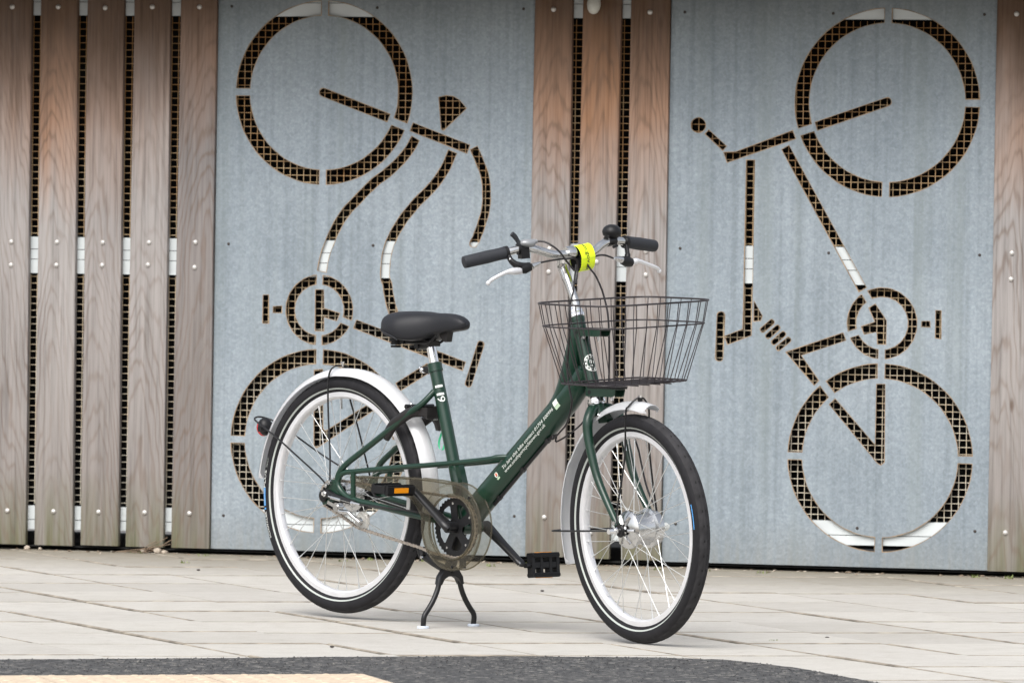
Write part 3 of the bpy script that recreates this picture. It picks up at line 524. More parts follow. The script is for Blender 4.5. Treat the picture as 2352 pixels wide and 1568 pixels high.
HOLES_R = [[(3.2234,1.495),(3.2213,1.5192),(3.2173,1.5432),(3.2113,1.5668),(3.2033,1.5898),(3.1935,1.6121),(3.1819,1.6335),(3.1686,1.6539),(3.1536,1.673),(3.1372,1.691),(3.1192,1.7074),(3.1001,1.7224),(3.0797,1.7357),(3.0583,1.7473),(3.036,1.7571),(3.013,1.7651),(2.9894,1.7711),(2.9654,1.7751),(2.9412,1.7772),(2.9412,1.7334),(2.9616,1.7315),(2.9818,1.7279),(3.0017,1.7227),(3.021,1.716),(3.0398,1.7076),(3.0578,1.6978),(3.0749,1.6865),(3.0911,1.6739),(3.1062,1.66),(3.1201,1.6449),(3.1327,1.6287),(3.144,1.6116),(3.1538,1.5936),(3.1622,1.5748),(3.1689,1.5555),(3.1741,1.5356),(3.1777,1.5154),(3.1796,1.495)],[(2.9152,1.7772),(2.8898,1.775),(2.8647,1.7706),(2.84,1.764),(2.8161,1.7554),(2.7929,1.7447),(2.7708,1.7321),(2.7498,1.7176),(2.7301,1.7013),(2.712,1.6834),(2.6954,1.664),(2.6806,1.6433),(2.6676,1.6213),(2.6566,1.5983),(2.6475,1.5745),(2.6406,1.55),(2.6358,1.5249),(2.6332,1.4995),(2.6328,1.474),(2.6346,1.4486),(2.6386,1.4234),(2.6447,1.3987),(2.6862,1.4129),(2.6812,1.4338),(2.6779,1.4551),(2.6766,1.4766),(2.677,1.4981),(2.6793,1.5195),(2.6834,1.5407),(2.6893,1.5614),(2.697,1.5815),(2.7064,1.6009),(2.7173,1.6194),(2.7299,1.637),(2.7438,1.6534),(2.7592,1.6685),(2.7757,1.6823),(2.7934,1.6946),(2.8121,1.7053),(2.8316,1.7144),(2.8518,1.7218),(2.8726,1.7275),(2.8938,1.7313),(2.9152,1.7334)],[(2.6531,1.3741),(2.6629,1.3518),(2.6745,1.3304),(2.6879,1.3101),(2.7028,1.2909),(2.7193,1.273),(2.7372,1.2565),(2.7564,1.2416),(2.7768,1.2283),(2.7981,1.2167),(2.8204,1.2069),(2.8434,1.1989),(2.867,1.1929),(2.891,1.1889),(2.9152,1.1868),(2.9152,1.2306),(2.8948,1.2325),(2.8747,1.2361),(2.8549,1.2412),(2.8356,1.2479),(2.8169,1.2562),(2.799,1.266),(2.7819,1.2772),(2.7657,1.2898),(2.7507,1.3036),(2.7368,1.3186),(2.7241,1.3347),(2.7128,1.3517),(2.703,1.3696),(2.6946,1.3883)],[(2.9412,1.1868),(2.9654,1.1889),(2.9894,1.1929),(3.013,1.1989),(3.036,1.2069),(3.0583,1.2167),(3.0797,1.2283),(3.1001,1.2416),(3.1192,1.2566),(3.1372,1.273),(3.1536,1.291),(3.1686,1.3101),(3.1819,1.3305),(3.1935,1.3519),(3.2033,1.3742),(3.2113,1.3972),(3.2173,1.4208),(3.2213,1.4448),(3.2234,1.469),(3.1796,1.469),(3.1777,1.4486),(3.1741,1.4284),(3.1689,1.4085),(3.1622,1.3892),(3.1538,1.3704),(3.144,1.3524),(3.1327,1.3353),(3.1201,1.3191),(3.1062,1.304),(3.0911,1.2901),(3.0749,1.2775),(3.0578,1.2662),(3.0398,1.2564),(3.021,1.248),(3.0017,1.2413),(2.9818,1.2361),(2.9616,1.2325),(2.9412,1.2306)],[(2.9331,1.4724),(2.7068,1.3936),(2.6984,1.4176),(2.9247,1.4964),(2.9303,1.4971),(2.9357,1.4952),(2.9397,1.4912),(2.9416,1.4858),(2.9409,1.4802),(2.9379,1.4754)],[(2.6353,1.3656),(2.6257,1.3897),(2.4428,1.3211),(2.4044,1.3195),(2.416,1.2887)],[(2.3543,1.3901),(2.4122,1.3392),(2.401,1.3264),(2.3431,1.3773)],[(2.3435,1.4046),(2.3424,1.4118),(2.3391,1.4182),(2.3339,1.4234),(2.3275,1.4267),(2.3203,1.4278),(2.3131,1.4267),(2.3067,1.4234),(2.3015,1.4182),(2.2982,1.4118),(2.2971,1.4046),(2.2982,1.3974),(2.3015,1.391),(2.3067,1.3858),(2.3131,1.3825),(2.3203,1.3814),(2.3275,1.3825),(2.3339,1.3858),(2.3391,1.391),(2.3424,1.3974)],[(2.5048,1.2957),(2.5035,0.8582),(2.5013,0.7431),(2.4259,0.7132),(2.4161,0.7378),(2.4751,0.7613),(2.4771,0.8586),(2.4784,1.2957)],[(2.5097,0.8513),(2.5364,0.8046),(2.5317,0.7911),(2.51,0.7877)],[(2.4152,0.8025),(2.4116,0.6714),(2.4103,0.6661),(2.4068,0.6619),(2.4018,0.6597),(2.3963,0.6598),(2.3915,0.6623),(2.3882,0.6667),(2.3872,0.672),(2.3908,0.8031),(2.3921,0.8084),(2.3956,0.8126),(2.4006,0.8148),(2.4061,0.8147),(2.4109,0.8122),(2.4142,0.8078)],[(2.5728,0.7799),(2.5447,0.7552),(2.5417,0.7535),(2.5382,0.7534),(2.5351,0.7547),(2.5328,0.7573),(2.5319,0.7606),(2.5325,0.764),(2.5345,0.7668),(2.5626,0.7915),(2.5656,0.7932),(2.5691,0.7933),(2.5722,0.792),(2.5745,0.7894),(2.5754,0.7861),(2.5748,0.7827)],[(2.5917,0.7622),(2.5624,0.7357),(2.5594,0.734),(2.5559,0.7338),(2.5528,0.7351),(2.5504,0.7376),(2.5495,0.7409),(2.55,0.7443),(2.552,0.7471),(2.5813,0.7736),(2.5843,0.7753),(2.5878,0.7755),(2.5909,0.7742),(2.5933,0.7717),(2.5942,0.7684),(2.5937,0.765)],[(2.6105,0.7425),(2.5812,0.7165),(2.5782,0.7148),(2.5748,0.7147),(2.5716,0.716),(2.5693,0.7186),(2.5684,0.7219),(2.569,0.7253),(2.571,0.7281),(2.6003,0.7541),(2.6033,0.7558),(2.6067,0.7559),(2.6099,0.7546),(2.6122,0.752),(2.6131,0.7487),(2.6125,0.7453)],[(2.6274,0.7246),(2.5968,0.6986),(2.5938,0.697),(2.5903,0.6969),(2.5872,0.6983),(2.5849,0.7009),(2.5841,0.7043),(2.5847,0.7076),(2.5868,0.7104),(2.6174,0.7364),(2.6204,0.738),(2.6239,0.7381),(2.627,0.7367),(2.6293,0.7341),(2.6301,0.7307),(2.6295,0.7274)],[(2.6168,0.691),(2.7978,0.7549),(2.8074,0.7328),(2.6633,0.6829),(2.7213,0.6042),(2.708,0.59)],[(2.615,1.3434),(2.8703,0.9002),(2.8477,0.8872),(2.5924,1.3304)],[(2.8562,0.8764),(2.8496,0.871),(2.8434,0.8651),(2.8378,0.8587),(2.8326,0.852),(2.828,0.8448),(2.8239,0.8374),(2.8204,0.8296),(2.8175,0.8216),(2.8152,0.8133),(2.8136,0.805),(2.8126,0.7965),(2.8123,0.788),(2.8126,0.7795),(2.8136,0.771),(2.8152,0.7627),(2.8404,0.7715),(2.8394,0.7776),(2.8389,0.7836),(2.8388,0.7897),(2.8392,0.7958),(2.8399,0.8019),(2.8412,0.8079),(2.8428,0.8137),(2.8449,0.8195),(2.8474,0.8251),(2.8502,0.8304),(2.8535,0.8356),(2.8571,0.8405),(2.8611,0.8452),(2.8653,0.8495),(2.8699,0.8535)],[(2.8232,0.74),(2.8269,0.7329),(2.8312,0.7261),(2.8359,0.7195),(2.8411,0.7134),(2.8467,0.7076),(2.8528,0.7023),(2.8592,0.6974),(2.8659,0.693),(2.8729,0.6891),(2.8802,0.6857),(2.8878,0.6828),(2.8955,0.6805),(2.9033,0.6788),(2.9113,0.6777),(2.9113,0.7044),(2.9057,0.7054),(2.9001,0.7067),(2.8947,0.7085),(2.8894,0.7106),(2.8842,0.7131),(2.8792,0.7159),(2.8745,0.719),(2.8699,0.7225),(2.8656,0.7263),(2.8616,0.7303),(2.8578,0.7346),(2.8544,0.7392),(2.8512,0.7439),(2.8484,0.7489)],[(2.9353,0.6777),(2.9444,0.679),(2.9533,0.6811),(2.962,0.684),(2.9704,0.6875),(2.9785,0.6917),(2.9863,0.6966),(2.9936,0.7021),(3.0005,0.7082),(3.0068,0.7148),(3.0125,0.722),(3.0177,0.7295),(3.0222,0.7375),(3.026,0.7458),(3.0291,0.7544),(3.0315,0.7633),(3.0332,0.7723),(3.0341,0.7814),(3.0343,0.7905),(3.0337,0.7997),(3.0323,0.8087),(3.0303,0.8177),(3.0275,0.8264),(3.0239,0.8348),(3.0197,0.843),(3.0149,0.8507),(3.0094,0.8581),(3.0033,0.8649),(2.9967,0.8713),(2.9896,0.877),(2.982,0.8822),(2.9741,0.8867),(2.9658,0.8906),(2.9572,0.8937),(2.9483,0.8961),(2.9393,0.8978),(2.9302,0.8988),(2.9211,0.899),(2.9119,0.8984),(2.9029,0.8971),(2.8939,0.895),(2.8852,0.8923),(2.8768,0.8888),(2.8905,0.8659),(2.8969,0.8683),(2.9035,0.8701),(2.9102,0.8715),(2.917,0.8723),(2.9238,0.8725),(2.9306,0.8722),(2.9374,0.8713),(2.9441,0.8699),(2.9506,0.868),(2.957,0.8655),(2.9632,0.8625),(2.9691,0.859),(2.9746,0.8551),(2.9799,0.8507),(2.9848,0.846),(2.9893,0.8408),(2.9933,0.8353),(2.9969,0.8295),(3.0,0.8234),(3.0026,0.8171),(3.0047,0.8106),(3.0063,0.8039),(3.0073,0.7972),(3.0078,0.7904),(3.0077,0.7835),(3.007,0.7767),(3.0059,0.77),(3.0041,0.7634),(3.0019,0.7569),(2.9991,0.7507),(2.9958,0.7447),(2.9921,0.7389),(2.9879,0.7335),(2.9833,0.7285),(2.9783,0.7239),(2.9729,0.7196),(2.9672,0.7158),(2.9613,0.7125),(2.955,0.7097),(2.9486,0.7074),(2.942,0.7056),(2.9353,0.7044)],[(2.8815,0.8355),(2.9009,0.8479),(2.9367,0.7967),(2.9354,0.7231),(2.9102,0.7238),(2.9072,0.7618),(2.8668,0.7532),(2.8578,0.7759),(2.9018,0.7918)],[(3.0507,0.7963),(3.0757,0.7968),(3.076,0.7799),(3.0503,0.7801)],[(3.0948,0.8314),(3.1113,0.8305),(3.1114,0.7439),(3.0949,0.746)],[(3.2179,0.3777),(3.2158,0.4019),(3.2118,0.4259),(3.2058,0.4495),(3.1978,0.4725),(3.188,0.4948),(3.1764,0.5162),(3.1631,0.5366),(3.1481,0.5557),(3.1317,0.5737),(3.1137,0.5901),(3.0946,0.6051),(3.0742,0.6184),(3.0528,0.63),(3.0305,0.6398),(3.0075,0.6478),(2.9839,0.6538),(2.9599,0.6578),(2.9357,0.6599),(2.9357,0.6161),(2.9561,0.6142),(2.9763,0.6106),(2.9962,0.6054),(3.0155,0.5987),(3.0343,0.5903),(3.0523,0.5805),(3.0694,0.5692),(3.0856,0.5566),(3.1007,0.5427),(3.1146,0.5276),(3.1272,0.5114),(3.1385,0.4943),(3.1483,0.4763),(3.1567,0.4575),(3.1634,0.4382),(3.1686,0.4183),(3.1722,0.3981),(3.1741,0.3777)],[(2.9097,0.6599),(2.8848,0.6578),(2.8601,0.6535),(2.8359,0.6472),(2.8124,0.6388),(2.7896,0.6285),(2.7677,0.6163),(2.747,0.6023),(2.7746,0.5682),(2.7919,0.5797),(2.81,0.5898),(2.829,0.5983),(2.8485,0.6052),(2.8686,0.6105),(2.889,0.6141),(2.9097,0.6161)],[(2.7268,0.5859),(2.7097,0.5695),(2.694,0.5518),(2.6797,0.5329),(2.667,0.5129),(2.656,0.4919),(2.6467,0.4701),(2.6391,0.4477),(2.6334,0.4247),(2.6295,0.4013),(2.6275,0.3777),(2.6713,0.3777),(2.6731,0.3974),(2.6765,0.4169),(2.6813,0.4361),(2.6877,0.4549),(2.6955,0.4731),(2.7047,0.4906),(2.7153,0.5073),(2.7272,0.5232),(2.7402,0.5381),(2.7544,0.5519)],[(2.6275,0.3517),(2.6296,0.3275),(2.6336,0.3035),(2.6396,0.2799),(2.6476,0.2569),(2.6574,0.2346),(2.669,0.2132),(2.6823,0.1928),(2.6973,0.1737),(2.7137,0.1557),(2.7317,0.1393),(2.7508,0.1243),(2.7712,0.111),(2.7926,0.0994),(2.8149,0.0896),(2.8379,0.0816),(2.8615,0.0756),(2.8855,0.0716),(2.9097,0.0695),(2.9097,0.1133),(2.8893,0.1152),(2.8691,0.1188),(2.8492,0.124),(2.8299,0.1307),(2.8111,0.1391),(2.7931,0.1489),(2.776,0.1602),(2.7598,0.1728),(2.7447,0.1867),(2.7308,0.2018),(2.7182,0.218),(2.7069,0.2351),(2.6971,0.2531),(2.6887,0.2719),(2.682,0.2912),(2.6768,0.3111),(2.6732,0.3313),(2.6713,0.3517)],[(2.9357,0.0695),(2.9599,0.0716),(2.9839,0.0756),(3.0075,0.0816),(3.0305,0.0896),(3.0528,0.0994),(3.0742,0.111),(3.0946,0.1243),(3.1137,0.1393),(3.1317,0.1557),(3.1481,0.1737),(3.1631,0.1928),(3.1764,0.2132),(3.188,0.2346),(3.1978,0.2569),(3.2058,0.2799),(3.2118,0.3035),(3.2158,0.3275),(3.2179,0.3517),(3.1741,0.3517),(3.1722,0.3313),(3.1686,0.3111),(3.1634,0.2912),(3.1567,0.2719),(3.1483,0.2531),(3.1385,0.2351),(3.1272,0.218),(3.1146,0.2018),(3.1007,0.1867),(3.0856,0.1728),(3.0694,0.1602),(3.0523,0.1489),(3.0343,0.1391),(3.0155,0.1307),(2.9962,0.124),(2.9763,0.1188),(2.9561,0.1152),(2.9357,0.1133)],[(2.9092,0.596),(2.9356,0.5965),(2.9364,0.3524),(2.9261,0.3431),(2.9149,0.3488),(2.7583,0.5294),(2.7765,0.5461),(2.9079,0.403)]]
screw_m = MB(); screw_m.lathe([(.0048, .0), (.0048, -.0012), (.0035, -.0022), (0, -.0024)], (0, 0, 0), (0, 1, 0), 12)
screw_me = screw_m.mesh('screw', M['screw'], ang=60)
SCREWS_L = [(0.7691, 1.7714), (1.2572, 1.77), (1.7427, 1.7692), (0.7689, 1.0053), (1.2542, 1.0077), (1.742, 1.006), (0.7641, 0.1278), (1.25, .14), (1.736, 0.1507)]
SCREWS_R = [(2.2713, 1.762), (2.7513, 1.7607), (3.2348, 1.7601), (2.2671, 1.0137), (2.7483, 1.0066), (3.2316, 1.0074), (2.8536, 0.1421), (3.2303, 0.1417), (2.2656, 0.1401)]
def panel(xa0, xb0, xa1, xb1, zl, zr, holes, screws, label):
    outl = [(xa0, zl), (xb0, zr), (xb1, TOP-.004), (xa1, TOP-.004)]
    me = filled(outl, holes, .002)
    me.materials.clear(); me.materials.append(M['zinc']); me.materials.append(M['cut'])
    for p in me.polygons: p.material_index = 0 if abs(p.normal.z) > .5 else 1
    me.transform(Matrix.Rotation(pi/2, 4, 'X'))            # plate plane -> x,z
    o = bpy.data.objects.new('steel_panel', me); C.objects.link(o); o.matrix_world = WM @ Matrix.Translation((0, -.006, 0))
    tag(o, label, 'panel', 'galvanised panels with bicycle cut-outs')
    mb = MB()
    for P in holes:
        A = sum(P[i][0]*P[(i+1) % len(P)][1]-P[(i+1) % len(P)][0]*P[i][1] for i in range(len(P)))
        Q = P if A > 0 else P[::-1]; n = len(Q); off = []
        for i in range(n):
            a, b, c = (Vector(Q[(i+d) % n]) for d in (-1, 0, 1)); d1 = (b-a).normalized(); d2 = (c-b).normalized()
            n1 = Vector((d1.y, -d1.x)); n2 = Vector((d2.y, -d2.x)); m_ = (n1+n2)
            m_ = m_.normalized()/max(.5, m_.normalized().dot(n1)) if m_.length > .1 else n1
            off.append(b+m_*(.0021+.0006*sin(i*1.7)))
        vs = [(q[0], -.00225, q[1]) for q in Q]+[(q.x, -.00225, q.y) for q in off]
        mb.add(vs, [(i, (i+1) % n, n+(i+1) % n, n+i) for i in range(n)])
    mb.build('cut_edge_burn', M['burn'], o, smooth=False)
    for sx, sz in screws: link('screw', screw_me, o, Matrix.Translation((sx, -.002, sz)))
panel(.7225, 1.7765, .7245, 1.7820, .0200, .0235, HOLES_L, SCREWS_L, 'galvanised steel panel with an upside-down drop-handlebar bicycle cut out, behind the green bicycle saddle')
panel(2.2225, 3.2725, 2.2275, 3.2758, .0190, .0200, HOLES_R, SCREWS_R, 'galvanised steel panel right of the basket, its bicycle cut-out with a coil spring')
for xa, xb, nm in ((-1.0, -.56, 'plain left'), (3.735, 4.45, 'plain right')):
    o = MB().box(((xa+xb)/2, -.006, .945), (xb-xa, .004, 1.84)).build('steel_panel', M['zinc'], None, WM, smooth=False)
    tag(o, 'uncut galvanised steel panel at the far %s end of the slatted store' % nm[6:], 'panel')
# white pipe end hanging from the roof edge
mb = MB(); mb.lathe([(.0205, 0), (.0205, -.15), (.0215, -.153), (.0218, -.162), (.019, -.176), (.013, -.186), (.006, -.190), (0, -.191)], (0, 0, 0), (0, 0, 1), 24)
po = mb.build('overflow_pipe', M['pvc'], None, WM @ Matrix.Translation((1.9935, -.050, TOP+.068)) @ Matrix.Rotation(.06, 4, 'Y'))
tag(po, 'off-white rounded pipe end hanging at the top of the middle plank', 'pipe')
mb = MB(); mb.lathe([(.0220, -.120), (.0245, -.122), (.0245, -.134), (.0220, -.136)], (0, 0, 0), (0, 0, 1), 24); mb.build('collar', M['pvc'], po)

# weeds and debris
rw = random.Random(21)
TUFTS = [((-1.2, 21.0), 'beside the second plank from the left'), ((-.985, 20.86), 'in front of the fourth plank gap from the left'), ((-.44, 20.80), 'at the foot of the left steel panel by its edge'), ((-1.02, 20.43), 'in the paving left of the rear wheel'), ((-.53, 20.70), 'below the fifth plank'),
         ((-.27, 20.76), 'seen through the rear wheel near its top left'), ((-.06, 20.51), 'seen through the lower spokes of the rear wheel'), ((.06, 20.62), 'right of the rear wheel by the chain case'), ((.15, 20.05), 'in a joint below the chain case'), ((.62, 20.42), 'seen through the front wheel'), ((.80, 20.36), 'right of the front wheel hub'),
         ((1.46, 20.26), 'at the right foot of the right steel panel'), ((1.56, 20.22), 'at the right edge by the last plank'), ((.46, 20.42), 'behind the hanging pedal'), ((.70, 17.10), 'in the joint right of the front tyre contact'), ((.22, 20.66), 'below the left panel right corner'), ((.30, 18.75), 'between the stand and the front wheel')]
for k, ((x, y), wh) in enumerate(TUFTS):
    mb = MB(); n = rw.randint(9, 18); w = rw.uniform(.006, .011)
    hs = rw.uniform(.7, 1.2)*(.5 if y < 19.5 else 1)
    for b_ in range(n):
        bx, by = rw.gauss(0, w), rw.gauss(0, .008); h = rw.uniform(.005, .015)*hs; a = rw.uniform(0, 2*pi); l = rw.uniform(.3, 1.1)*h; s = .0016
        d = Vector((cos(a), sin(a), 0)); sd_ = Vector((-sin(a), cos(a), 0))*s
        p0 = Vector((bx, by, 0)); p1 = p0+d*l*.4+Vector((0, 0, h*.7)); p2 = p0+d*l+Vector((0, 0, h))
        mb.add([p0-sd_, p0+sd_, p1+sd_, p1-sd_, p2], [(0, 1, 2, 3), (3, 2, 4)])
    tag(mb.build('grass_tuft', M['grass'], None, Matrix.Translation((x, y, -.002)), smooth=False), 'small green weed tuft growing '+wh, 'weed', 'weed tufts in the paving joints')
for k, (x, s, wh) in enumerate([(.105, .011, 'under the first plank gap'), (.55, .014, 'under the fourth plank gap'), (.575, .009, 'just left of the fifth plank'), (.50, .008, 'under the fourth plank'), (.15, .007, 'by the second plank')]):
    mb = MB(); mb.ball((0, 0, 0), s, 9, 6, (1.3, .9, .8), Euler((rw.uniform(0, 1), rw.uniform(0, 1), rw.uniform(0, 3))).to_matrix())
    for v in mb.v: v *= rw.uniform(.8, 1.15)
    tag(mb.build('stone', M['pebble'], None, WM @ Matrix.Translation((x, -.035, s*.6)), smooth=False), 'pale broken stone lying at the wall foot '+wh, 'stone', 'stones at the wall foot')
mb = MB()
for k in range(7): mb.tube(cr([(rw.uniform(-.09, .03), rw.uniform(-.02, .0), .002), (rw.uniform(-.02, .05), rw.uniform(-.02, 0), rw.uniform(.004, .02)), (rw.uniform(.03, .10), rw.uniform(-.01, .01), rw.uniform(.005, .06))], 3), .0011, 4)
tag(mb.build('twigs', M['twig'], None, WM @ Matrix.Translation((.50, -.03, .001))), 'little heap of dry twigs at the foot of the fourth plank', 'twigs', kind='stuff')
PEB = [(-.96, 20.05, 'dark stone chip on the paving left of the rear wheel'), (-.21, 19.9, 'dark stone chip seen through the rear wheel'), (.85, 17.25, 'dark stone chip right of the front wheel'), (.10, 19.2, 'dark stone chip on the paving left of the hanging pedal'), (-.45, 16.6, 'dark stone chip on the slabs near the asphalt edge')]
for x, y, l in PEB:
    mb = MB(); mb.ball((0, 0, 0), .0045, 7, 5, (1.4, .8, .6)); tag(mb.build('stone_chip', M['screw'], None, Matrix.Translation((x, y, .002))), l, 'stone chip', 'stone chips on the paving')
mb = MB(); ml = 0
for k in range(260):
    x = rw.uniform(-.6, 3.9); y = -abs(rw.gauss(.02, .05))-.012; s = rw.uniform(.002, .006); a = rw.uniform(0, 6.3)
    R = Euler((rw.uniform(-.5, .5), rw.uniform(-.5, .5), a)).to_matrix()
    mb.add([Vector((x, y, .0015+s*.3))+R @ Vector(d) for d in ((s*1.6, 0, 0), (0, s*.7, 0), (-s*1.6, 0, 0), (0, -s*.7, 0), (0, 0, s*.5))], [(0, 1, 4), (1, 2, 4), (2, 3, 4), (3, 0, 4), (3, 2, 1, 0)], rw.choice((0, 0, 1)))
tag(mb.build('leaf_litter', [M['twig'], M['pebble']], None, WM, smooth=False), 'thin line of dry leaf bits and grit gathered along the foot of the wall', 'litter', kind='stuff')

# ------------------------------------------------------------------ bicycle (x forward, y to the rider's left, z up; origin on the ground below the rear hub)
bike = bpy.data.objects.new('bicycle', None); C.objects.link(bike)
BM = Matrix.Translation((-.45335, 17.7686, 0)) @ Matrix.Rotation(radians(-46.8), 4, 'Z'); bike.matrix_world = BM
tag(bike, 'dark green step-through hire bicycle with white mudguards and wire basket on its centre stand', 'bicycle')
# steering: everything on the fork is turned 9.5 degrees to the rider's right about the head tube axis
HB = Vector((.9884, 0, .6292)); HA = Vector((.9126, 0, .8413)); AX = (HA-HB).normalized()
S = Matrix.Translation(HB) @ Matrix.Rotation(radians(-9.5), 4, AX) @ Matrix.Translation(-HB)
RHUB = Vector((0, 0, .341)); FHUB = Vector((1.168, 0, .300)); BB = Vector((.505, 0, .2754))

def wheel(hub, Rt, rr_out, rr_in, mtx, label, hubfn, phase, fl_r, fl_y, rnd):
    rt_ = .0225; rc_ = Rt-rt_
    # rim is the carrier part
    pr = [(rr_out, -.0125), (rr_out+.001, -.0115), (rr_out-.004, -.010), (rr_out-.004, .010), (rr_out+.001, .0115), (rr_out, .0125), (rr_out-.012, .0130), (rr_in+.002, .0110), (rr_in, .0085), (rr_in-.0015, 0), (rr_in, -.0085), (rr_in+.002, -.0110), (rr_out-.012, -.0130)]
    w = MB().lathe(pr, (0, 0, 0), (0, 1, 0), 96, closed=True).build('wheel', M['rim'], bike, mtx @ Matrix.Translation(hub), ang=30)
    w['label'] = label
    # tyre with shoulder and tread grooves
    N = 288; K = 26; mb = MB(); vs = []; gr = {}
    prof = [(rr_out-.001, -.0118, 999), (rc_-.0172, -.0155, 999)]+[(None, None, -126+252*k/K) for k in range(K+1)]+[(rc_-.0172, .0155, 999), (rr_out-.001, .0118, 999)]
    m = len(prof)
    for i in range(N):
        t = 2*pi*i/N
        for k, (pr_, py, ad) in enumerate(prof):
            if ad == 999: r, y = pr_, py
            else:
                dr = 0; A = abs(ad); ph = i+int(A*.16)
                if 14 < A < 64 and ph % 6 == 0: dr = -.0024
                if 8 < A < 15: dr = -.0014
                if dr: gr[(i, k)] = 1
                rr = rt_+dr; r = rc_+rr*cos(radians(ad)); y = rr*sin(radians(ad))
            vs.append((r*cos(t), y, r*sin(t)))
    fs = []; mi = []
    for i in range(N):
        for k in range(m-1):
            fs.append((i*m+k, ((i+1) % N)*m+k, ((i+1) % N)*m+k+1, i*m+k+1)); mi.append(1 if (i, k) in gr and (i, k+1) in gr else 2 if (prof[k][2] != 999 and abs(prof[k][2]) < 58) else 0)
    mb.add(vs, fs); mb.mi = mi; mb.build('tyre', [M['tyre'], M['groove'], M['tread']], w, ang=50)
    # reflective stripe on both walls
    for sgn in (-1, 1):
        mb = MB(); vs = []; n = 120; radii = [rc_-.0147, rc_-.0128, rc_-.0108]
        for i in range(n):
            t = 2*pi*i/n
            for r in radii: vs.append((r*cos(t), sgn*(sqrt(max(0, rt_**2-(r-rc_)**2))+.0007), r*sin(t)))
        mb.add(vs, [(i*3+k, ((i+1) % n)*3+k, ((i+1) % n)*3+k+1, i*3+k+1) for i in range(n) for k in range(2)])
        mb.build('reflective_stripe', M['reflect'], w)
    hubfn(w)
    # 36 tangential spokes sharing four meshes
    meshes = {}
    for side in (-1, 1):
        for lead in (-1, 1):
            a0 = Vector((fl_r*cos(0), side*(fl_y+.002*lead), 0)); ang = lead*radians(34 if fl_r < .04 else 30)
            a1 = Vector(((rr_in+.002)*cos(ang), side*.003, (rr_in+.002)*sin(ang)))
            sp = MB().tube([a0, a1], .0011, 6); d = (a1-a0).normalized(); sp.tube([a1-d*.016, a1], .0019, 6)
            meshes[(side, lead)] = sp.mesh('spoke', M['spoke'])
    for i in range(36):
        side = -1 if i % 2 else 1; lead = -1 if (i//2) % 2 else 1
        base = radians(i*10+phase); ang = lead*radians(34 if fl_r < .04 else 30)
        link('spoke', meshes[(side, lead)], w, Matrix.Rotation(-(base-ang), 4, 'Y'))
    # valve
    va = radians(104 if Rt < .31 else 94)
    d = Vector((cos(va), 0, sin(va))); MB().tube([d*(rr_in+.002), d*(rr_in-.010), d*(rr_in-.030)], [.003, .0038, .003], 8).build('valve', M['alloy'], w)
    return w, rc_, rt_

def rear_hub(w):
    h = MB().lathe([(0, -.072), (.0055, -.072), (.0055, -.060), (.016, -.058), (.020, -.040), (.036, -.036), (.047, -.034), (.047, -.030), (.036, -.027), (.033, -.020), (.032, .018), (.036, .026), (.047, .029), (.047, .033), (.036, .036), (.030, .040), (.030, .044), (0, .044)], (0, 0, 0), (0, 1, 0), 40)
    h.build('hub', M['alloy'], w, ang=25)
    b = MB().lathe([(0, .044), (.045, .045), (.049, .048), (.049, .060), (.040, .065), (.012, .068), (.006, .074), (0, .074)], (0, 0, 0), (0, 1, 0), 32); b.build('roller_brake', M['black'], w, ang=30)
    s_ = MB(); n = 18
    poly = [((.041 if k % 2 else .035)*cos(2*pi*(k+.5)/36), (.041 if k % 2 else .035)*sin(2*pi*(k+.5)/36)) for k in range(36)]
    s_.prism(poly, -.0465, -.0435, lambda a, b_, d: (a, d, b_)); s_.build('sprocket', M['black'], w, smooth=False)
def front_hub(w):
    h = MB().lathe([(0, -.058), (.010, -.058), (.014, -.050), (.034, -.046), (.045, -.040), (.050, -.036), (.050, -.030), (.044, -.026), (.040, -.012), (.040, .008), (.044, .022), (.052, .026), (.052, .031), (.046, .034), (.046, .050), (.030, .056), (0, .057)], (0, 0, 0), (0, 1, 0), 40)
    h.build('hub', M['alloy'], w, ang=22)
    r = MB()
    for k in range(6):
        a = 2*pi*k/6; d = Vector((cos(a), 0, sin(a))); r.tube([d*.014+Vector((0, -.052, 0)), d*.030+Vector((0, -.0500, 0)), d*.041+Vector((0, -.044, 0))], .0045, 8)
    r.build('hub_ribs', M['alloy'], w)
    MB().tube([(0, -.098, 0), (0, -.062, 0)], .0072, 14).tube([(0, -.080, 0), (0, -.070, 0)], .0095, 6).build('axle_nut', M['chrome'], w)
    MB().tube([(0, .062, 0), (0, .088, 0), (0, .094, 0)], [.0105, .0105, .006], 14).build('axle_cap', M['white'], w)
    MB().lathe([(.004, -.066), (.016, -.066), (.018, -.063), (.018, -.060), (.004, -.058)], (.002, 0, 0), (0, 1, 0), 20).build('washer', M['black'], w, ang=30)
rw_, rrc, rrt = wheel(RHUB, .3255, .2810, .2640, Matrix.Identity(4), 'larger rear wheel lifted just clear of the paving', rear_hub, 4, .0445, .031, 1)
fw_, frc, frt = wheel(FHUB, .3000, .2545, .2380, S, 'smaller front wheel turned to the right and standing on the paving', front_hub, 1, .048, .030, 2)

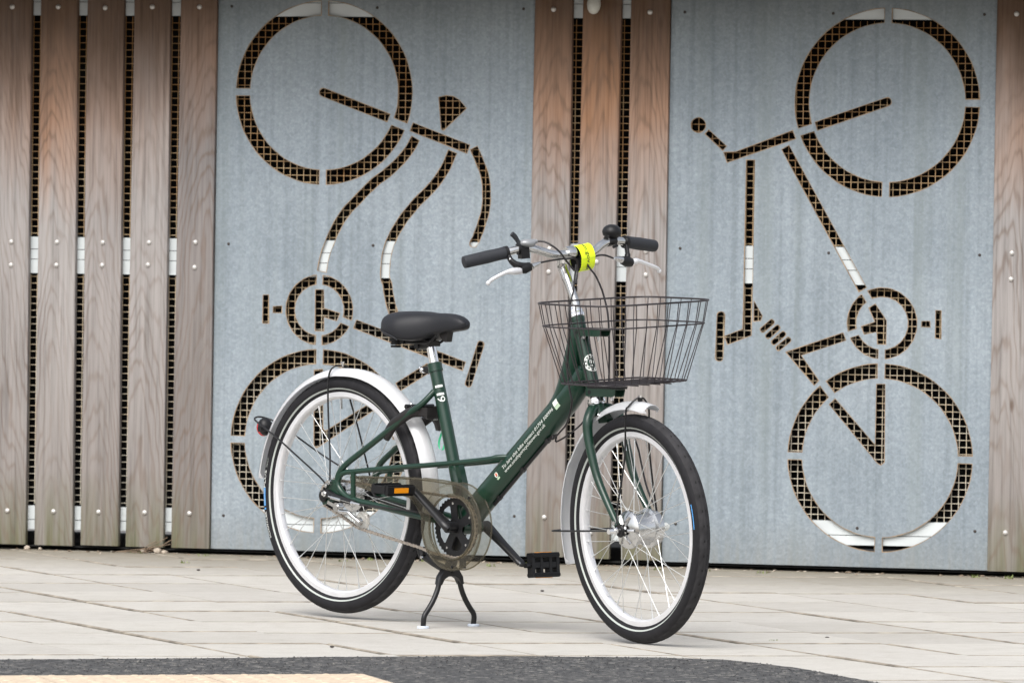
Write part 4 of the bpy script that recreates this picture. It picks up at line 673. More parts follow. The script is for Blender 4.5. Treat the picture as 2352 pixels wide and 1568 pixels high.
# lettering on the rear tyre wall
def tyre_map(a0, r0):
    def f(u, v):
        r = r0+v; a = a0-u/r; y = -(sqrt(max(1e-8, rrt**2-(r-rrc)**2))+.0008)
        return (r*cos(a), y, r*sin(a))
    return f
for s_, a0, a1, r0, h, mt in (('SCHWALBE', 205.2, 191.2, .3035, .0078, 'white'), ('PLUS', 178.6, 169.6, .3035, .0085, 'white')):
    text_on(s_, radians(a0-a1)*(r0+h/2), h, tyre_map(radians(a0), r0)).build('tyre_lettering', M[mt], rw_, smooth=False)
mb = MB(); f = tyre_map(radians(188.0), .3028)
for k in range(10): mb.add([f(k*.0049, 0), f((k+1)*.0049, 0), f((k+1)*.0049, .0088), f(k*.0049, .0088)], [(0, 1, 2, 3)])
f = tyre_map(radians(190), .3028); mb.add([f(0, 0), f(.005, 0), f(.005, .0088), f(0, .0088)], [(0, 1, 2, 3)])
mb.build('blue_tyre_label', M['blue'], rw_, smooth=False)
text_on('MARATHON', .042, .0046, tyre_map(radians(187.2), .3052)).build('tyre_lettering', M['reflect'], rw_, smooth=False)
for q in (0, .0045): text_on('HS 348 26x1.75', .026, .0028, tyre_map(radians(168), .3033+q)).build('tyre_lettering', M['reflect'], rw_, smooth=False)
# blue label on the front tyre's far-front wall
mb = MB()
for k in range(10):
    q = []
    for a, r in ((k, .2760), (k+1, .2760), (k+1, .2795), (k, .2795)):
        t = radians(3+a*1.35); q.append((r*cos(t), -(sqrt(max(0, frt**2-(r-frc)**2))+.0008), r*sin(t)))
    mb.add(q, [(0, 1, 2, 3)])
mb.build('blue_tyre_label', M['blue'], fw_, smooth=False)

# ---- frame
frame = MB()
def T(path, r, seg=14, n=6, flat=None, b=frame): b.tube(cr(path, n) if len(path) > 2 else path, r, seg, flat=flat); return b
frame.tube([(.358, 0, .7073), (.4413, 0, .4413), (.493, 0, .2754)], .0172, 24)
frame.lathe([(.0165, -.034), (.0205, -.034), (.0205, .034), (.0165, .034)], BB, (0, 1, 0), 24)
dt = [Vector((.515, 0, .308)), Vector((.561, 0, .3487)), Vector((.8824, 0, .6268)), Vector((.925, 0, .668)), Vector((.945, 0, .71))]
dtm = [.034, .034, .034, .031, .022]
frame.tube([dt[0].lerp(dt[2], k/12) for k in range(13)]+[dt[3], dt[4]], [.034]*13+[.031, .022], 32)
frame.tube(cr([(.835, 0, .590), (.872, 0, .640), (.892, 0, .70), (.903, 0, .75), (.912, 0, .80), (.915, 0, .828)], 5), [.030]*6+[.030-.0006*k for k in range(20)], 24)
frame.tube([(.9135, 0, .838), (.9835, 0, .642)], .0190, 24)
frame.tube([(.9145, 0, .835), (.9105, 0, .846)], .0205, 24)
for sg in (-1, 1):
    mm = (lambda p: p) if sg < 0 else mir
    ss = [(.3700, -.010, .6350), (.350, -.034, .602), (.3135, -.048, .5747), (.2251, -.052, .5195), (.1400, -.057, .468), (.0853, -.062, .434), (.0620, -.066, .414), (.0513, -.068, .398), (.0483, -.068, .3821), (.0540, -.068, .3636), (.0760, -.068, .3457), (.1104, -.067, .333), (.2023, -.062, .3205), (.3742, -.052, .2965), (.495, -.028, .279)]
    T([mm(p) for p in ss], .0085, 14, 5)
    ms = [(.0513, -.068, .383), (.0600, -.067, .398), (.0780, -.065, .4060), (.1126, -.063, .4096), (.2468, -.056, .4237), (.4801, -.050, .4452), (.620, -.045, .4610), (.6500, -.038, .4675), (.6820, -.018, .4700)]
    T([mm(p) for p in ms], .0072, 12, 5)
    T([mm((.1105, -.067, .408)), mm((.1116, -.067, .334))], .0075, 10)
    poly = [(.0248, .3843), (.053, .387), (.060, .362), (.0751, .3456), (.050, .330), (.0331, .325), (.010, .318), (-.0068, .3139), (-.0120, .322), (-.0054, .3400), (.006, .3564)]
    frame.prism(poly, sg*.0655, sg*.0715, lambda a, b_, d: (a, d, b_))
# seat tube gusset
frame.prism([(.470, .44), (.486, .395), (.492, .35), (.478, .33), (.462, .38), (.452, .44)], -.010, .010, lambda a, b_, d: (a, d, b_))
fr_ = frame.build('frame', M['green'], bike, ang=40)
MB().tube([(.3575, 0, .7095), (.3640, 0, .688)], .0198, 24).tube([(.3625, 0, .6915), (.3642, 0, .6865)], .0206, 24).build('seat_clamp', M['green'], bike)
MB().ball((.3135, -.004, .6910), .0075, 12, 8).tube([(.345, 0, .695), (.318, -.003, .692)], .0055, 10).tube([(.305, -.004, .698), (.320, -.004, .684)], .0035, 8).build('clamp_bolt', M['chrome'], bike)
MB().box((.3355, -.004, .690), (.024, .012, .014), Euler((0, .25, 0)).to_matrix()).build('clamp_lug', M['satin'], bike)
# brake bridge behind the mudguard, bolts
mb = MB().tube([(.300, -.050, .592), (.300, .050, .592)], .006, 12); mb.build('brake_bridge', M['satin'], bike)
for y in (-.058,): MB().ball((.286, y+.022, .590), .0062, 10, 8).ball((.306, y+.022, .598), .005, 10, 8).build('bridge_bolt', M['chrome'], bike)

# number on the seat tube, wrapped round it: characters climb the tube
ta = Vector((.0832, 0, -.266)).normalized()
def st_map(z0):
    # u climbs the tube, v goes round towards the rear (glyph tops point to the back)
    a0 = Vector((.4413, 0, .4413)); d = -ta; k = (z0-a0.z)/d.z; c0 = a0+d*k
    nx = Vector((cos(atan2(-d.x, d.z)), 0, 0)); e = Vector((d.z, 0, -d.x)).normalized()      # in-plane, to the front
    def f(u, v):
        th = radians(66)-(v)/.0178          # from the front face round to the rider's right
        r = .0178; c = c0+d*u
        return c+e*(r*cos(radians(-40)+(radians(90)-th)))*1.0+Vector((0, -r*sin(radians(-40)+(radians(90)-th)), 0))
    return f
def st_f(z0):
    a0 = Vector((.4413, 0, .4413)); d = -ta; c0 = a0+d*((z0-a0.z)/d.z); e = Vector((d.z, 0, -d.x)).normalized()
    def f(u, v):
        ph = radians(8)+v/.0178     # 0 = straight ahead, 90 = rider's right
        return c0+d*u+e*(.0178*cos(ph))+Vector((0, -.0178*sin(ph), 0))
    return f
text_on('6', .0160, .0225, st_f(.6035)).build('frame_number', M['white'], bike, smooth=False)
for z0, hgt in ((.6215, .0055), (.6425, .0055)):
    mb = MB(); f = st_f(z0)
    for k in range(6): mb.add([f(0, k*.0036), f(.0062, k*.0036), f(.0062, (k+1)*.0036), f(0, (k+1)*.0036)], [(0, 1, 2, 3)])
    mb.build('frame_number', M['white'], bike, smooth=False)

# lettering on the down tube
da = (Vector((.8824, 0, .6268))-Vector((.561, 0, .3487))).normalized(); de = Vector((-da.z, 0, da.x))     # de: up and back, across the tube
d0 = Vector((.561, 0, .3487))
def dt_f(px, pz, lat_hint=0):
    p = Vector((px, 0, pz)); u0 = (p-d0).dot(da)
    R_ = .0343
    # seen from the camera a point on the tube surface at angle th sits at offset; th0 chosen for the line's height on the tube
    def f(u, v, th0=lat_hint):
        th = th0-v/R_
        return d0+da*(u0+u)+Vector((0, -R_*sin(th), 0))+de*(R_*cos(th))
    return f
def dt_text(s_, uoff, length, h, th, mt, name='frame_lettering', shear=.22):
    def f(u, v):
        t = radians(th)-v/.0343; return d0+da*(uoff+u)+Vector((0, -.0343*sin(t), 0))+de*(.0343*cos(t))
    return text_on(s_, length, h, f, shear).build(name, M[mt], bike, smooth=False)
TH1, TH2 = 100, 119
def uo(th, px, pz):       # distance along the tube of a mark seen at (px, pz) when it lies at angle th round the tube
    return (Vector((px, 0, pz))-d0).dot(da)+.806*(.0343*sin(radians(th))-.03)
dt_text('To hire this bike contact 01704 500996', uo(TH1, .6677, .4364), .251, .0090, TH1, 'white')
dt_text('www.southportcycletown.gov.uk', uo(TH2, .6777, .4279), .200, .0084, TH2, 'white')
def dt_patch(u0, u1, t0, t1, mt, name, n=6):
    mb = MB(); 
    for k in range(n):
        q = []
        for u, tt in ((u0, k), (u1, k), (u1, k+1), (u0, k+1)):
            t = radians(t0+(t1-t0)*tt/n); q.append(d0+da*u+Vector((0, -.0344*sin(t), 0))+de*(.0344*cos(t)))
        mb.add(q, [(0, 1, 2, 3)])
    return mb.build(name, M[mt], bike)
ub = uo(88, .8585, .6105); dt_patch(ub, ub+.019, 70, 96, 'decal2', 'sticker'); dt_patch(ub, ub+.019, 97, 112, 'decal', 'sticker')
ub = uo(98, .6440, .4190)-.008
text_on('0', .013, .016, lambda u, v: d0+da*(ub+u)+Vector((0, -.0344*sin(radians(104)-v/.0344), 0))+de*(.0344*cos(radians(104)-v/.0344))).build('emblem_ring', M['decal2'], bike, smooth=False)
dt_patch(ub+.0035, ub+.010, 84, 96, 'redp', 'emblem'); dt_patch(ub+.001, ub+.012, 106, 114, 'decal', 'emblem_line')
# battery-like cover strip and cables under the down tube
mb = MB()
a_, b_ = d0+da*.03-de*.0375+Vector((0, -.006, 0)), d0+da*.315-de*.0375+Vector((0, -.006, 0))
mb.tube([a_, b_], .0042, 8)
mb.build('cable_guide', M['satin'], bike)
for k in (.10, .52, .95):
    c = a_.lerp(b_, k); MB().box(c, (.012, .012, .010), Euler((0, -radians(41), 0)).to_matrix()).build('cable_clip', M['satin'], bike)

# round crest on the head tube
mb = MB(); e_h = AX
def head_f(u, v):      # u round the tube from the front towards the rider's right, v up
    ph = radians(6)-u/.0192; c = HB+AX*v; ef = Vector((AX.z, 0, -AX.x)); return c+ef*(.0193*cos(ph))+Vector((0, -.0193*sin(ph), 0))
def ringp(r0, r1, n=28, a0=0, a1=2*pi, zc=.098, mb=None):
    mb = mb or MB()
    for k in range(n):
        t0, t1 = a0+(a1-a0)*k/n, a0+(a1-a0)*(k+1)/n
        mb.add([head_f(r0*sin(t0), zc+r0*cos(t0)), head_f(r1*sin(t0), zc+r1*cos(t0)), head_f(r1*sin(t1), zc+r1*cos(t1)), head_f(r0*sin(t1), zc+r0*cos(t1))], [(0, 1, 2, 3)])
    return mb
mb = ringp(.0205, .0235); ringp(.0140, .0152, mb=mb)
for k in range(11): ringp(.0160, .0195, 3, 2*pi*k/11, 2*pi*(k+.62)/11, mb=mb)
for x_, z_, w_, h_ in ((-.004, .004, .006, .010), (.0045, .003, .005, .008), (-.002, -.007, .010, .004)):
    mb.add([head_f(x_-w_/2, .098+z_-h_/2), head_f(x_+w_/2, .098+z_-h_/2), head_f(x_+w_/2, .098+z_+h_/2), head_f(x_-w_/2, .098+z_+h_/2)], [(0, 1, 2, 3)])
mb.build('head_badge', M['white'], bike)

# basket brackets
def chan(x0, x1, z0, z1, w=.019):
    mb = MB(); r = (z1-z0)*.55
    poly = [(x0, z0), (x1-r, z0), (x1-r*.3, z0+r*.35), (x1, z1-r*.3), (x1, z1), (x0, z1)]
    for s_ in (-1, 1): mb.prism(poly, s_*w, s_*(w-.003), lambda a, b_, d: (a, d, b_))
    mb.box(((x0+x1)/2, 0, z1-.0015), (x1-x0, 2*w-.006, .003)); return mb
chan(.920, 1.020, .797, .815).build('basket_bracket', M['green'], bike, ang=30)
chan(.968, 1.078, .640, .661).build('basket_bracket', M['green'], bike, ang=30)
MB().box((.985, 0, .8175), (.125, .036, .004)).box((1.030, 0, .6640), (.110, .040, .005)).build('bracket_pad', M['black'], bike)
for x_, z_ in ((.945, .794), (1.003, .794), (1.000, .641), (1.058, .641)):
    MB().tube([(x_, -.008, z_+.004), (x_, -.008, z_-.004)], .0062, 6).tube([(x_, -.008, z_-.004), (x_, -.008, z_-.010)], .0035, 8).build('bracket_bolt', M['chrome'], bike)
MB().tube([(.930, -.0195, .807), (.930, -.013, .807)], .0052, 12).tube([(.982, -.0195, .651), (.982, -.013, .651)], .0058, 12).build('bracket_hole', M['dark'], bike)

# ---- fork and stem (steered)
fk = MB()
for sg in (-1, 1):
    mm = (lambda p: p) if sg < 0 else mir
    p = cr([mm(q) for q in [(1.000, -.014, .610), (1.010, -.030, .606), (1.0180, -.0430, .594), (1.0238, -.053, .5765), (1.0285, -.057, .5445), (1.0454, -.058, .4874), (1.0688, -.058, .4307), (1.1093, -.058, .37), (1.1560, -.059, .3110)]], 5)
    n = len(p); fk.tube(p, [.0135]*int(n*.4)+[.0135-.0050*k/(n-int(n*.4)) for k in range(n-int(n*.4))], 16)
    fk.prism([(1.145, .325), (1.160, .322), (1.172, .305), (1.172, .288), (1.162, .284), (1.152, .297)], sg*.0555, sg*.0605, lambda a, b_, d: (a, d, b_))
fk.tube([(.9915, 0, .621), (1.0030, 0, .589)], .0195, 20)
fk.prism([(1.000, .600), (1.030, .600), (1.052, .583), (1.045, .574), (1.01, .570)], -.009, .009, lambda a, b_, d: (a, d, b_))
fk.build('fork', M['green'], bike, S, ang=40)
MB().tube([(.9880, 0, .6335), (.9898, 0, .6278)], .0225, 24).tube([(.9900, 0, .6270), (.9920, 0, .6212)], .0245, 24).tube([(.9922, 0, .6208), (.9935, 0, .617)], .0200, 24).build('lower_headset', M['chrome'], bike, S)
MB().ball((1.030, -.022, .593), .006, 10, 8).build('crown_bolt', M['chrome'], bike, S)
up_ = lambda h: HA+AX*h
MB().lathe([(.0200, 0), (.0215, .002), (.0215, .010), (.0190, .013), (.0190, .020), (.0175, .022), (.0160, .030), (.0150, .033), (.0125, .036), (.012, .040)], up_(.004), AX, 24).build('upper_headset', M['chrome'], bike, S, ang=30)
stem = MB()
stem.tube(cr([(.9187-.004, 0, .8541-.01), (.9063, 0, .8822), (.8679+.004, 0, .9445), (.852, 0, .9800), (.862, 0, 1.003), (.882, 0, 1.013), (.898, 0, 1.0155)], 5), [.0118]*10+[.0132]*5+[.015]*16, 20)
stem.tube([(.900, -.0215, 1.0152), (.900, -.012, 1.0158), (.900, .012, 1.0158), (.900, .0215, 1.0150)], [.0165, .0185, .0185, .0165], 20)
stem.build('stem', M['alloy'], bike, S)
MB().tube([(.846, -.008, .989), (.852, -.008, .972)], .0055, 10).tube([(.884, -.015, .994), (.884, -.020, .994)], .0062, 12).build('stem_bolt', M['chrome'], bike, S)
hb = cr([(.8405, -.3060, 1.0040), (.8554, -.2405, 1.0144), (.867, -.1886, 1.0250), (.8713, -.1691, 1.0297), (.8771, -.1431, 1.0335), (.882, -.1212, 1.0325), (.8885, -.0917, 1.0239), (.8956, -.0596, 1.0140), (.9, -.0249, 1.0130), (.9, 0, 1.0140), (.9, .025, 1.0120), (.898, .0500, 1.0085), (.8917, .0773, 1.0180), (.8864, .1013, 1.0310), (.8798, .131, 1.0400), (.8719, .1662, 1.0385), (.8646, .1995, 1.0345), (.8405, .3060, 1.0185)], 5)
MB().tube(hb, .0111, 18).build('handlebar', M['alloy'], bike, S)
for sg, pa, pb in ((-1, (.8405, -.3076, 1.0038), (.867, -.1890, 1.0247)), (1, (.8405, .3078, 1.0183), (.8660, .1940, 1.0350))):
    pa, pb = Vector(pa), Vector(pb); d = (pb-pa)
    g_ = MB().tube([pa, pa+d*.012, pa+d*.06, pa+d*.3, pa+d*.55, pa+d*.8, pa+d*.95, pb], [.0130, .0158, .0165, .0168, .0172, .0162, .0168, .0160], 22).build('handlebar_grip', M['grip'], bike, S, ang=50)
    up2 = Vector((0, 0, 1)); MB().tube(cr([pa+d*.14+up2*.0142-Vector((.006, 0, 0)), pa+d*.30+up2*.0085+Vector((.0145, 0, 0)), pa+d*.48+up2*.0155], 5), .0012, 5).build('grip_seam', M['black'], g_)
def fwd(p, d): return (p[0]+d, p[1]-.69*d, p[2])
# right (camera side) brake lever
mb = MB()
mb.tube([Vector((.8660, -.1935, 1.0240)), Vector((.8680, -.1845, 1.0255))], .0172, 18)
mb.tube(cr([fwd((.8680, -.1850, 1.020), 0.004), fwd((.8700, -.1760, 1.003), .018), fwd((.8735, -.1600, .9915), .024), fwd((.8775, -.1400, .9860), .026)], 5), [.0075, .0078, .0080, .0082, .0085, .0088, .009, .0095, .010, .0105, .0115, .0120, .0120, .0125, .0125, .0125], 12, flat=.8)
mb.tube([fwd((.8765, -.1500, .9815), .026), fwd((.8785, -.1400, .9825), .026), fwd((.8810, -.1230, .9865), .026)], [.0125, .0150, .0115], 14, flat=.85)
lb = mb.build('brake_lever_body', M['black'], bike, S, ang=40)
bl = cr([fwd((.8760, -.148, .9775), .026), fwd((.8725, -.163, .9765), .032), fwd((.8680, -.184, .9762), .036), fwd((.8640, -.2032, .9700), .038), fwd((.8579, -.2294, .9575), .034), fwd((.8553, -.2405, .9485), .030)], 5)
MB().tube(bl, [.0095]*8+[.0085, .0075, .0065, .006, .0056, .0054, .0052, .005]+[.005]*10, 14, flat=.85).ball(bl[-1], .0065, 12, 8).build('brake_lever', M['rim'], bike, S)
MB().tube([fwd((.8830, -.1190, .9865), .026), fwd((.8850, -.1080, .9905), .026), fwd((.8880, -.0960, .9952), .024)], [.0085, .0065, .0035], 12).build('barrel_adjuster', M['alloy'], bike, S)
MB().ball(fwd((.8685, -.1785, 1.0085), .022), .0032, 8, 6).build('lever_screw', M['chrome'], lb)
# left brake lever
mb = MB()
mb.tube([Vector((.8660, .1900, 1.0352)), Vector((.8650, .1985, 1.0345))], .0172, 18)
mb.tube(cr([fwd((.8648, .1975, 1.0280), .004), fwd((.8640, .2010, 1.010), .018), fwd((.8640, .2015, .9970), .024), fwd((.8650, .1980, .9870), .026)], 5), [.0078]*8+[.010]*8, 12, flat=.8)
mb.tube([fwd((.8690, .1790, .9880), .026), fwd((.8655, .1960, .9845), .026), fwd((.8610, .2150, .9800), .026)], [.0105, .0150, .0120], 14, flat=.85)
lb = mb.build('brake_lever_body', M['black'], bike, S, ang=40)
bl = cr([fwd((.8600, .218, .9805), .026), fwd((.8560, .236, .9838), .032), fwd((.8520, .252, .9815), .035), fwd((.8450, .285, .9710), .036), fwd((.8388, .3154, .9602), .034), fwd((.8375, .3220, .9525), .032)], 5)
MB().tube(bl, [.0085]*6+[.0072, .0065, .006, .0056, .0054, .0052]+[.005]*14, 14, flat=.85).ball(bl[-1], .0062, 12, 8).build('brake_lever', M['rim'], bike, S)
MB().tube([fwd((.8680, .1800, .9890), .026), fwd((.8705, .1690, .9920), .026), fwd((.8750, .1510, .9948), .024)], [.0095, .008, .0035], 12).build('barrel_adjuster', M['alloy'], bike, S)
# gear shifter on the right
mb = MB().tube([(.8775, -.1300, 1.0335), (.8725, -.1580, 1.0315)], .0150, 14).box((.8790, -.1420, 1.0190), (.026, .024, .024), Euler((.05, 0, -.2)).to_matrix())
sf = mb.build('gear_shifter', M['black'], bike, S, ang=40)
MB().ball((.886, -.1340, 1.0470), .0185, 16, 10, (.95, 1.25, .60), Euler((-.08, .0, -.2)).to_matrix()).tube([(.888, -.1330, 1.0480), (.892, -.1080, 1.0510)], [.010, .0055], 12).build('shifter_body', plain('silver_grey_plastic', (.30, .31, .32), .35, .3), sf)
MB().tube(cr([(.880, -.1500, 1.0400), (.878, -.1580, 1.0520), (.876, -.1660, 1.0650), (.874, -.1750, 1.0735)], 4), [.0075]*4+[.006]*3+[.0068]*6, 10).build('shift_trigger', M['grip'], sf)
MB().tube([(.868, -.1440, 1.0230), (.864, -.1465, 1.0226)], .0045, 10).build('shifter_screw', M['chrome'], sf)
# bell
mb = MB().lathe([(0, .0200), (.008, .0194), (.0165, .0160), (.0222, .0105), (.0250, .0045), (.0258, 0), (.0250, -.0055), (.0222, -.0110), (.0160, -.0155), (0, -.0170)], (.8772, .1440, 1.0640), (.05, .05, 1), 32)
bellp = mb.build('bell', M['black'], bike, S, ang=60)
MB().lathe([(.0262, -.0008), (.0262, .0008)], (.8772, .1440, 1.0640), (.05, .05, 1), 32).tube([(.8780, .1420, 1.052), (.8770, .1400, 1.040)], .008, 10).tube([(.8790, .125, 1.0395), (.8740, .152, 1.0415)], .0145, 14).tube([(.892, .150, 1.028), (.893, .136, 1.024)], .004, 8).build('bell_clamp', M['satin'], bellp)

# cables
cab = lambda pts, r, m=S, nm='cable': MB().tube(cr(pts, 7), r, 8).build(nm, M['cable'], bike, m)
cab([(.892, -.108, 1.051), (.908, -.0960, 1.0495), (.925, -.0850, 1.040), (.934, -.066, 1.0225), (.930, -.040, .995), (.934, -.020, .970)], .0026)
cab([fwd((.8880, -.0951, .9955), .024), (.915, -.0710, 1.0003), (.922, -.035, 1.0025), (.918, -.004, 1.000), (.914, .006, .985), (.914, .003, .962), (.928, -.012, .936)], .0026)
cab([fwd((.8763, .1468, .9951), .024), (.900, .1020, 1.0045), (.908, .0700, 1.0040), (.910, .045, .995), (.908, .02, .985)], .0026)
cab([(.922, .020, .9900), (.930, .030, .972), (.940, .038, .9560), (.9500, .046, .930), (.957, .052, .905), (.972, .054, .855), (.9800, .053, .78), (.9840, .050, .6821), (.985, .045, .62), (1.000, .045, .580)], .0026, None)
cab([(.9262, -.020, .985), (.9300, -.028, .955), (.9400, -.045, .905), (.945, -.058, .8766), (.9464, -.060, .8075), (.9350, -.054, .74), (.9288, -.050, .7127), (.9391, -.050, .6564), (.9460, -.048, .6209), (.9215, -.040, .5696), (.880, -.028, .541), (.840, -.014, .522)]+[tuple(b_), tuple(b_.lerp(a_, .5)), tuple(a_)], .0026, None)
cab([(.985, -.010, .655), (.9714, -.010, .6111), (.9528, -.010, .5736), (.9105, -.014, .542), (.850, -.010, .516)]+[tuple(b_-de*.004), tuple(a_-de*.004)], .0024, None)
# front brake / dynamo cable down the far fork blade
cab([(1.045, .068, .56), (1.075, .070, .50), (1.088, .070, .46), (1.110, .070, .40), (1.150, .068, .345)], .0026)

# ---- mudguards
def guard(hub, rf, a0, a1, name, mtx, hw=.029, n=60, lip=.003):
    mb = MB(); vs = []; K = 10
    for i in range(n+1):
        a = radians(a0+(a1-a0)*i/n); r = rf(math.degrees(a)); d = Vector((cos(a), 0, sin(a)))
        e = min(1, min(i, n-i)/1.6+.55)
        for lay in (0, 1):
            for k in range(K+1):
                t = -1+2*k/K; w = hw*(e if abs(t) == 1 else 1)
                y = w*t; dr = -.021*(abs(t)**2.6)-(.0012 if lay else 0)
                vs.append(Vector(hub)+d*(r+dr)+Vector((0, y*(1 if not lay else .975), 0)))
    m = 2*(K+1); fs = []
    for i in range(n):
        for k in range(K):
            fs.append((i*m+k, i*m+k+1, (i+1)*m+k+1, (i+1)*m+k)); fs.append((i*m+K+1+k+1, i*m+K+1+k, (i+1)*m+K+1+k, (i+1)*m+K+1+k+1))
        for k, k2 in ((0, K+1), (K+1+K, K)): fs.append((i*m+k, (i+1)*m+k, (i+1)*m+k2, i*m+k2))
    for i in (0, n): fs += [(i*m+k, i*m+k+1, i*m+K+1+k+1, i*m+K+1+k) for k in range(K)]
    mb.add(vs, fs); return mb.build(name, M['fender'], bike, mtx, ang=60)
guard(RHUB, lambda a: .346+(.026*min(1, max(0, (88-a)/60))), -8, 174.5, 'mudguard', None)
guard(FHUB, lambda a: .3345+(.004 if a > 150 else 0), 77, 199, 'mudguard', S)
# stays: thin black hoops
stay = lambda pts, m=None, r=.0025: MB().tube(cr(pts, 6), r, 8).build('mudguard_stay', M['satin'], bike, m)
stay([(.0257, -.077, .3766), (.006, -.060, .45), (-.0253, -.040, .5524), (-.0330, -.036, .62), (-.0320, -.034, .668), (-.024, -.024, .690), (-.016, 0, .6935), (-.020, .024, .690), (-.0330, .036, .668), (-.030, .036, .62), (.003, .045, .5208), (.0257, .075, .3766)])
stay([(.0129, -.077, .3675), (-.0300, -.066, .3900), (-.1500, -.045, .4430), (-.2500, -.036, .492), (-.3260, -.034, .527), (-.352, -.024, .537), (-.3620, 0, .542), (-.352, .024, .537), (-.326, .034, .527), (-.2493, .036, .494), (-.1431, .045, .4430), (-.03, .066, .390), (.0129, .075, .3675)])
MB().tube([(-.016, 0, .690), (-.016, 0, .7035)], .0035, 10).tube([(-.016, 0, .7005), (-.016, 0, .7045)], .0058, 6).build('stay_nut', M['chrome'], bike)
for p in ((.0257, .3766), (.0129, .3675)): MB().tube([(p[0], -.071, p[1]), (p[0], -.082, p[1])], .0068, 6).tube([(p[0], -.081, p[1]), (p[0], -.0835, p[1])], .0030, 8).build('eyelet_bolt', M['alloy'], bike)
stay([(1.162, -.066, .318), (1.158, -.060, .3600), (1.1640, -.046, .4409), (1.168, -.038, .5038), (1.1720, -.035, .6041), (1.1780, -.030, .622), (1.1860, -.012, .6400), (1.1900, 0, .6440), (1.1890, .014, .6380), (1.184, .030, .615), (1.176, .036, .58), (1.170, .038, .5122), (1.168, .050, .40), (1.165, .064, .32)], S)
stay([(1.150, -.066, .2985), (1.10, -.055, .295), (.90, -.037, .2830), (.822, -.034, .2790), (.8100, -.022, .2782), (.806, 0, .278), (.810, .022, .2782), (.822, .034, .279), (.90, .037, .283), (1.150, .066, .2985)], S)
MB().tube([(1.1890, 0, .628), (1.1890, 0, .6420)], .0065, 10).build('stay_block', M['black'], bike, S)
MB().tube([(1.1890, 0, .6440), (1.1890, 0, .6500)], .0055, 8).build('stay_nut', M['chrome'], bike, S)
MB().tube([(1.150, -.058, .318), (1.150, -.069, .318)], .0065, 6).build('eyelet_bolt', M['alloy'], bike, S)

# ---- rear lamp
lm = MB(); R_ = Euler((0, radians(-12), 0)).to_matrix()
lm.ball((-.334, 0, .5155), .0240, 18, 12, (.85, .90, 1.05), R_).box((-.318, -.012, .5100), (.022, .040, .014), Euler((0, radians(-5), 0)).to_matrix())
lamp = lm.build('rear_lamp', M['black'], bike, ang=60)
MB().ball((-.3440, 0, .5110), .0225, 18, 12, (.62, .90, 1.02), R_).build('lamp_lens', M['red'], lamp)
MB().tube([(-.312, -.034, .5095), (-.312, -.0375, .5095)], .0042, 10).build('lamp_screw', M['satin'], lamp)

# ---- saddle
st_ = [(.2020, .030, .822, .806), (.2060, .050, .832, .800), (.215, .068, .8400, .791), (.2350, .083, .8465, .783), (.262, .090, .8485, .775), (.290, .088, .849, .770), (.318, .074, .8488, .768), (.345, .055, .8468, .773), (.372, .040, .8455, .783), (.400, .0315, .8455, .791), (.430, .0270, .8445, .7960), (.455, .0240, .8400, .7990), (.472, .0200, .8330, .8020), (.482, .0140, .8250, .8060), (.487, .0060, .8170, .8110)]
vs = []; K = 28
pts_ = cr([(a, b, c) for a, b, c, d in st_], 4); zb_ = cr([(a, d, 0) for a, b, c, d in st_], 4)
for p, q in zip(pts_, zb_):
    x, hw, zt = p; zb = q[1]; 
    for k in range(K):
        t = 2*pi*k/K; cx_, sx = cos(t), sin(t)
        y = hw*(abs(cx_)**.72)*(1 if cx_ > 0 else -1)
        if sx >= 0: z = zb+.012+(zt-zb-.012)*(abs(sx)**.62)*(1-.10*(1-abs(cx_))*0)
        else: z = zb+.012-.012*(abs(sx)**.4); y *= (1-.10*abs(sx))
        vs.append((x, y, z))
n = len(pts_); fs = [(i*K+k, i*K+(k+1) % K, (i+1)*K+(k+1) % K, (i+1)*K+k) for i in range(n-1) for k in range(K)]+[tuple(range(K))[::-1], tuple((n-1)*K+k for k in range(K))]
sd_ = MB().add(vs, fs).build('saddle', M['saddle'], bike, ang=75)
# rear corner panel with piping
for sg in (-1, 1):
    MB().tube(cr([(.2120, sg*.0660, .8000), (.235, sg*.0855, .7960), (.262, sg*.0925, .7890), (.290, sg*.0905, .7795), (.300, sg*.086, .771)], 5), .0013, 6).build('saddle_piping', M['grip'], sd_)
mb = MB()
for sg in (-1, 1):
    mb.tube(cr([(.235, sg*.035, .768), (.28, sg*.028, .7640), (.330, sg*.022, .7640), (.3578, sg*.022, .7667), (.3747, sg*.020, .7774), (.385, sg*.012, .7950), (.40, sg*.008, .802)], 5), .0036, 8)
mb.build('saddle_rail', M['satin'], bike)
mb = MB()
for sg in (-1, 1):
    for k in range(5): mb.tube([(.241, sg*.036, .786-.0075*k), (.241, sg*.036, .780-.0075*k)], .0165-.0006*k, 14)
    mb.box((.255, sg*.02, .7660), (.035, .035, .012))
mb.build('saddle_spring', M['black'], bike, ang=30)
MB().prism([(.382, .795), (.4201, .795), (.4149, .7693), (.408, .768), (.3919, .7790)], -.010, .010, lambda a, b_, d: (a, d, b_)).build('saddle_nose_bracket', M['lock'], bike, smooth=False)
MB().tube([(.3575, 0, .7080), (.3440, 0, .7520)], .0133, 24).tube([(.3440, 0, .7520), (.3425, 0, .757)], [.0128, .0105], 24).build('seat_post', M['chrome'], bike)
MB().tube([(.3425, 0, .757), (.3370, 0, .776)], .0105, 18).tube([(.308, -.020, .7580), (.308, .020, .7580)], .0130, 16).box((.330, 0, .7650), (.055, .042, .014), Euler((0, .1, 0)).to_matrix()).tube([(.312, -.026, .757), (.312, -.020, .757)], .007, 6).build('saddle_clamp', M['satin'], bike, ang=35)

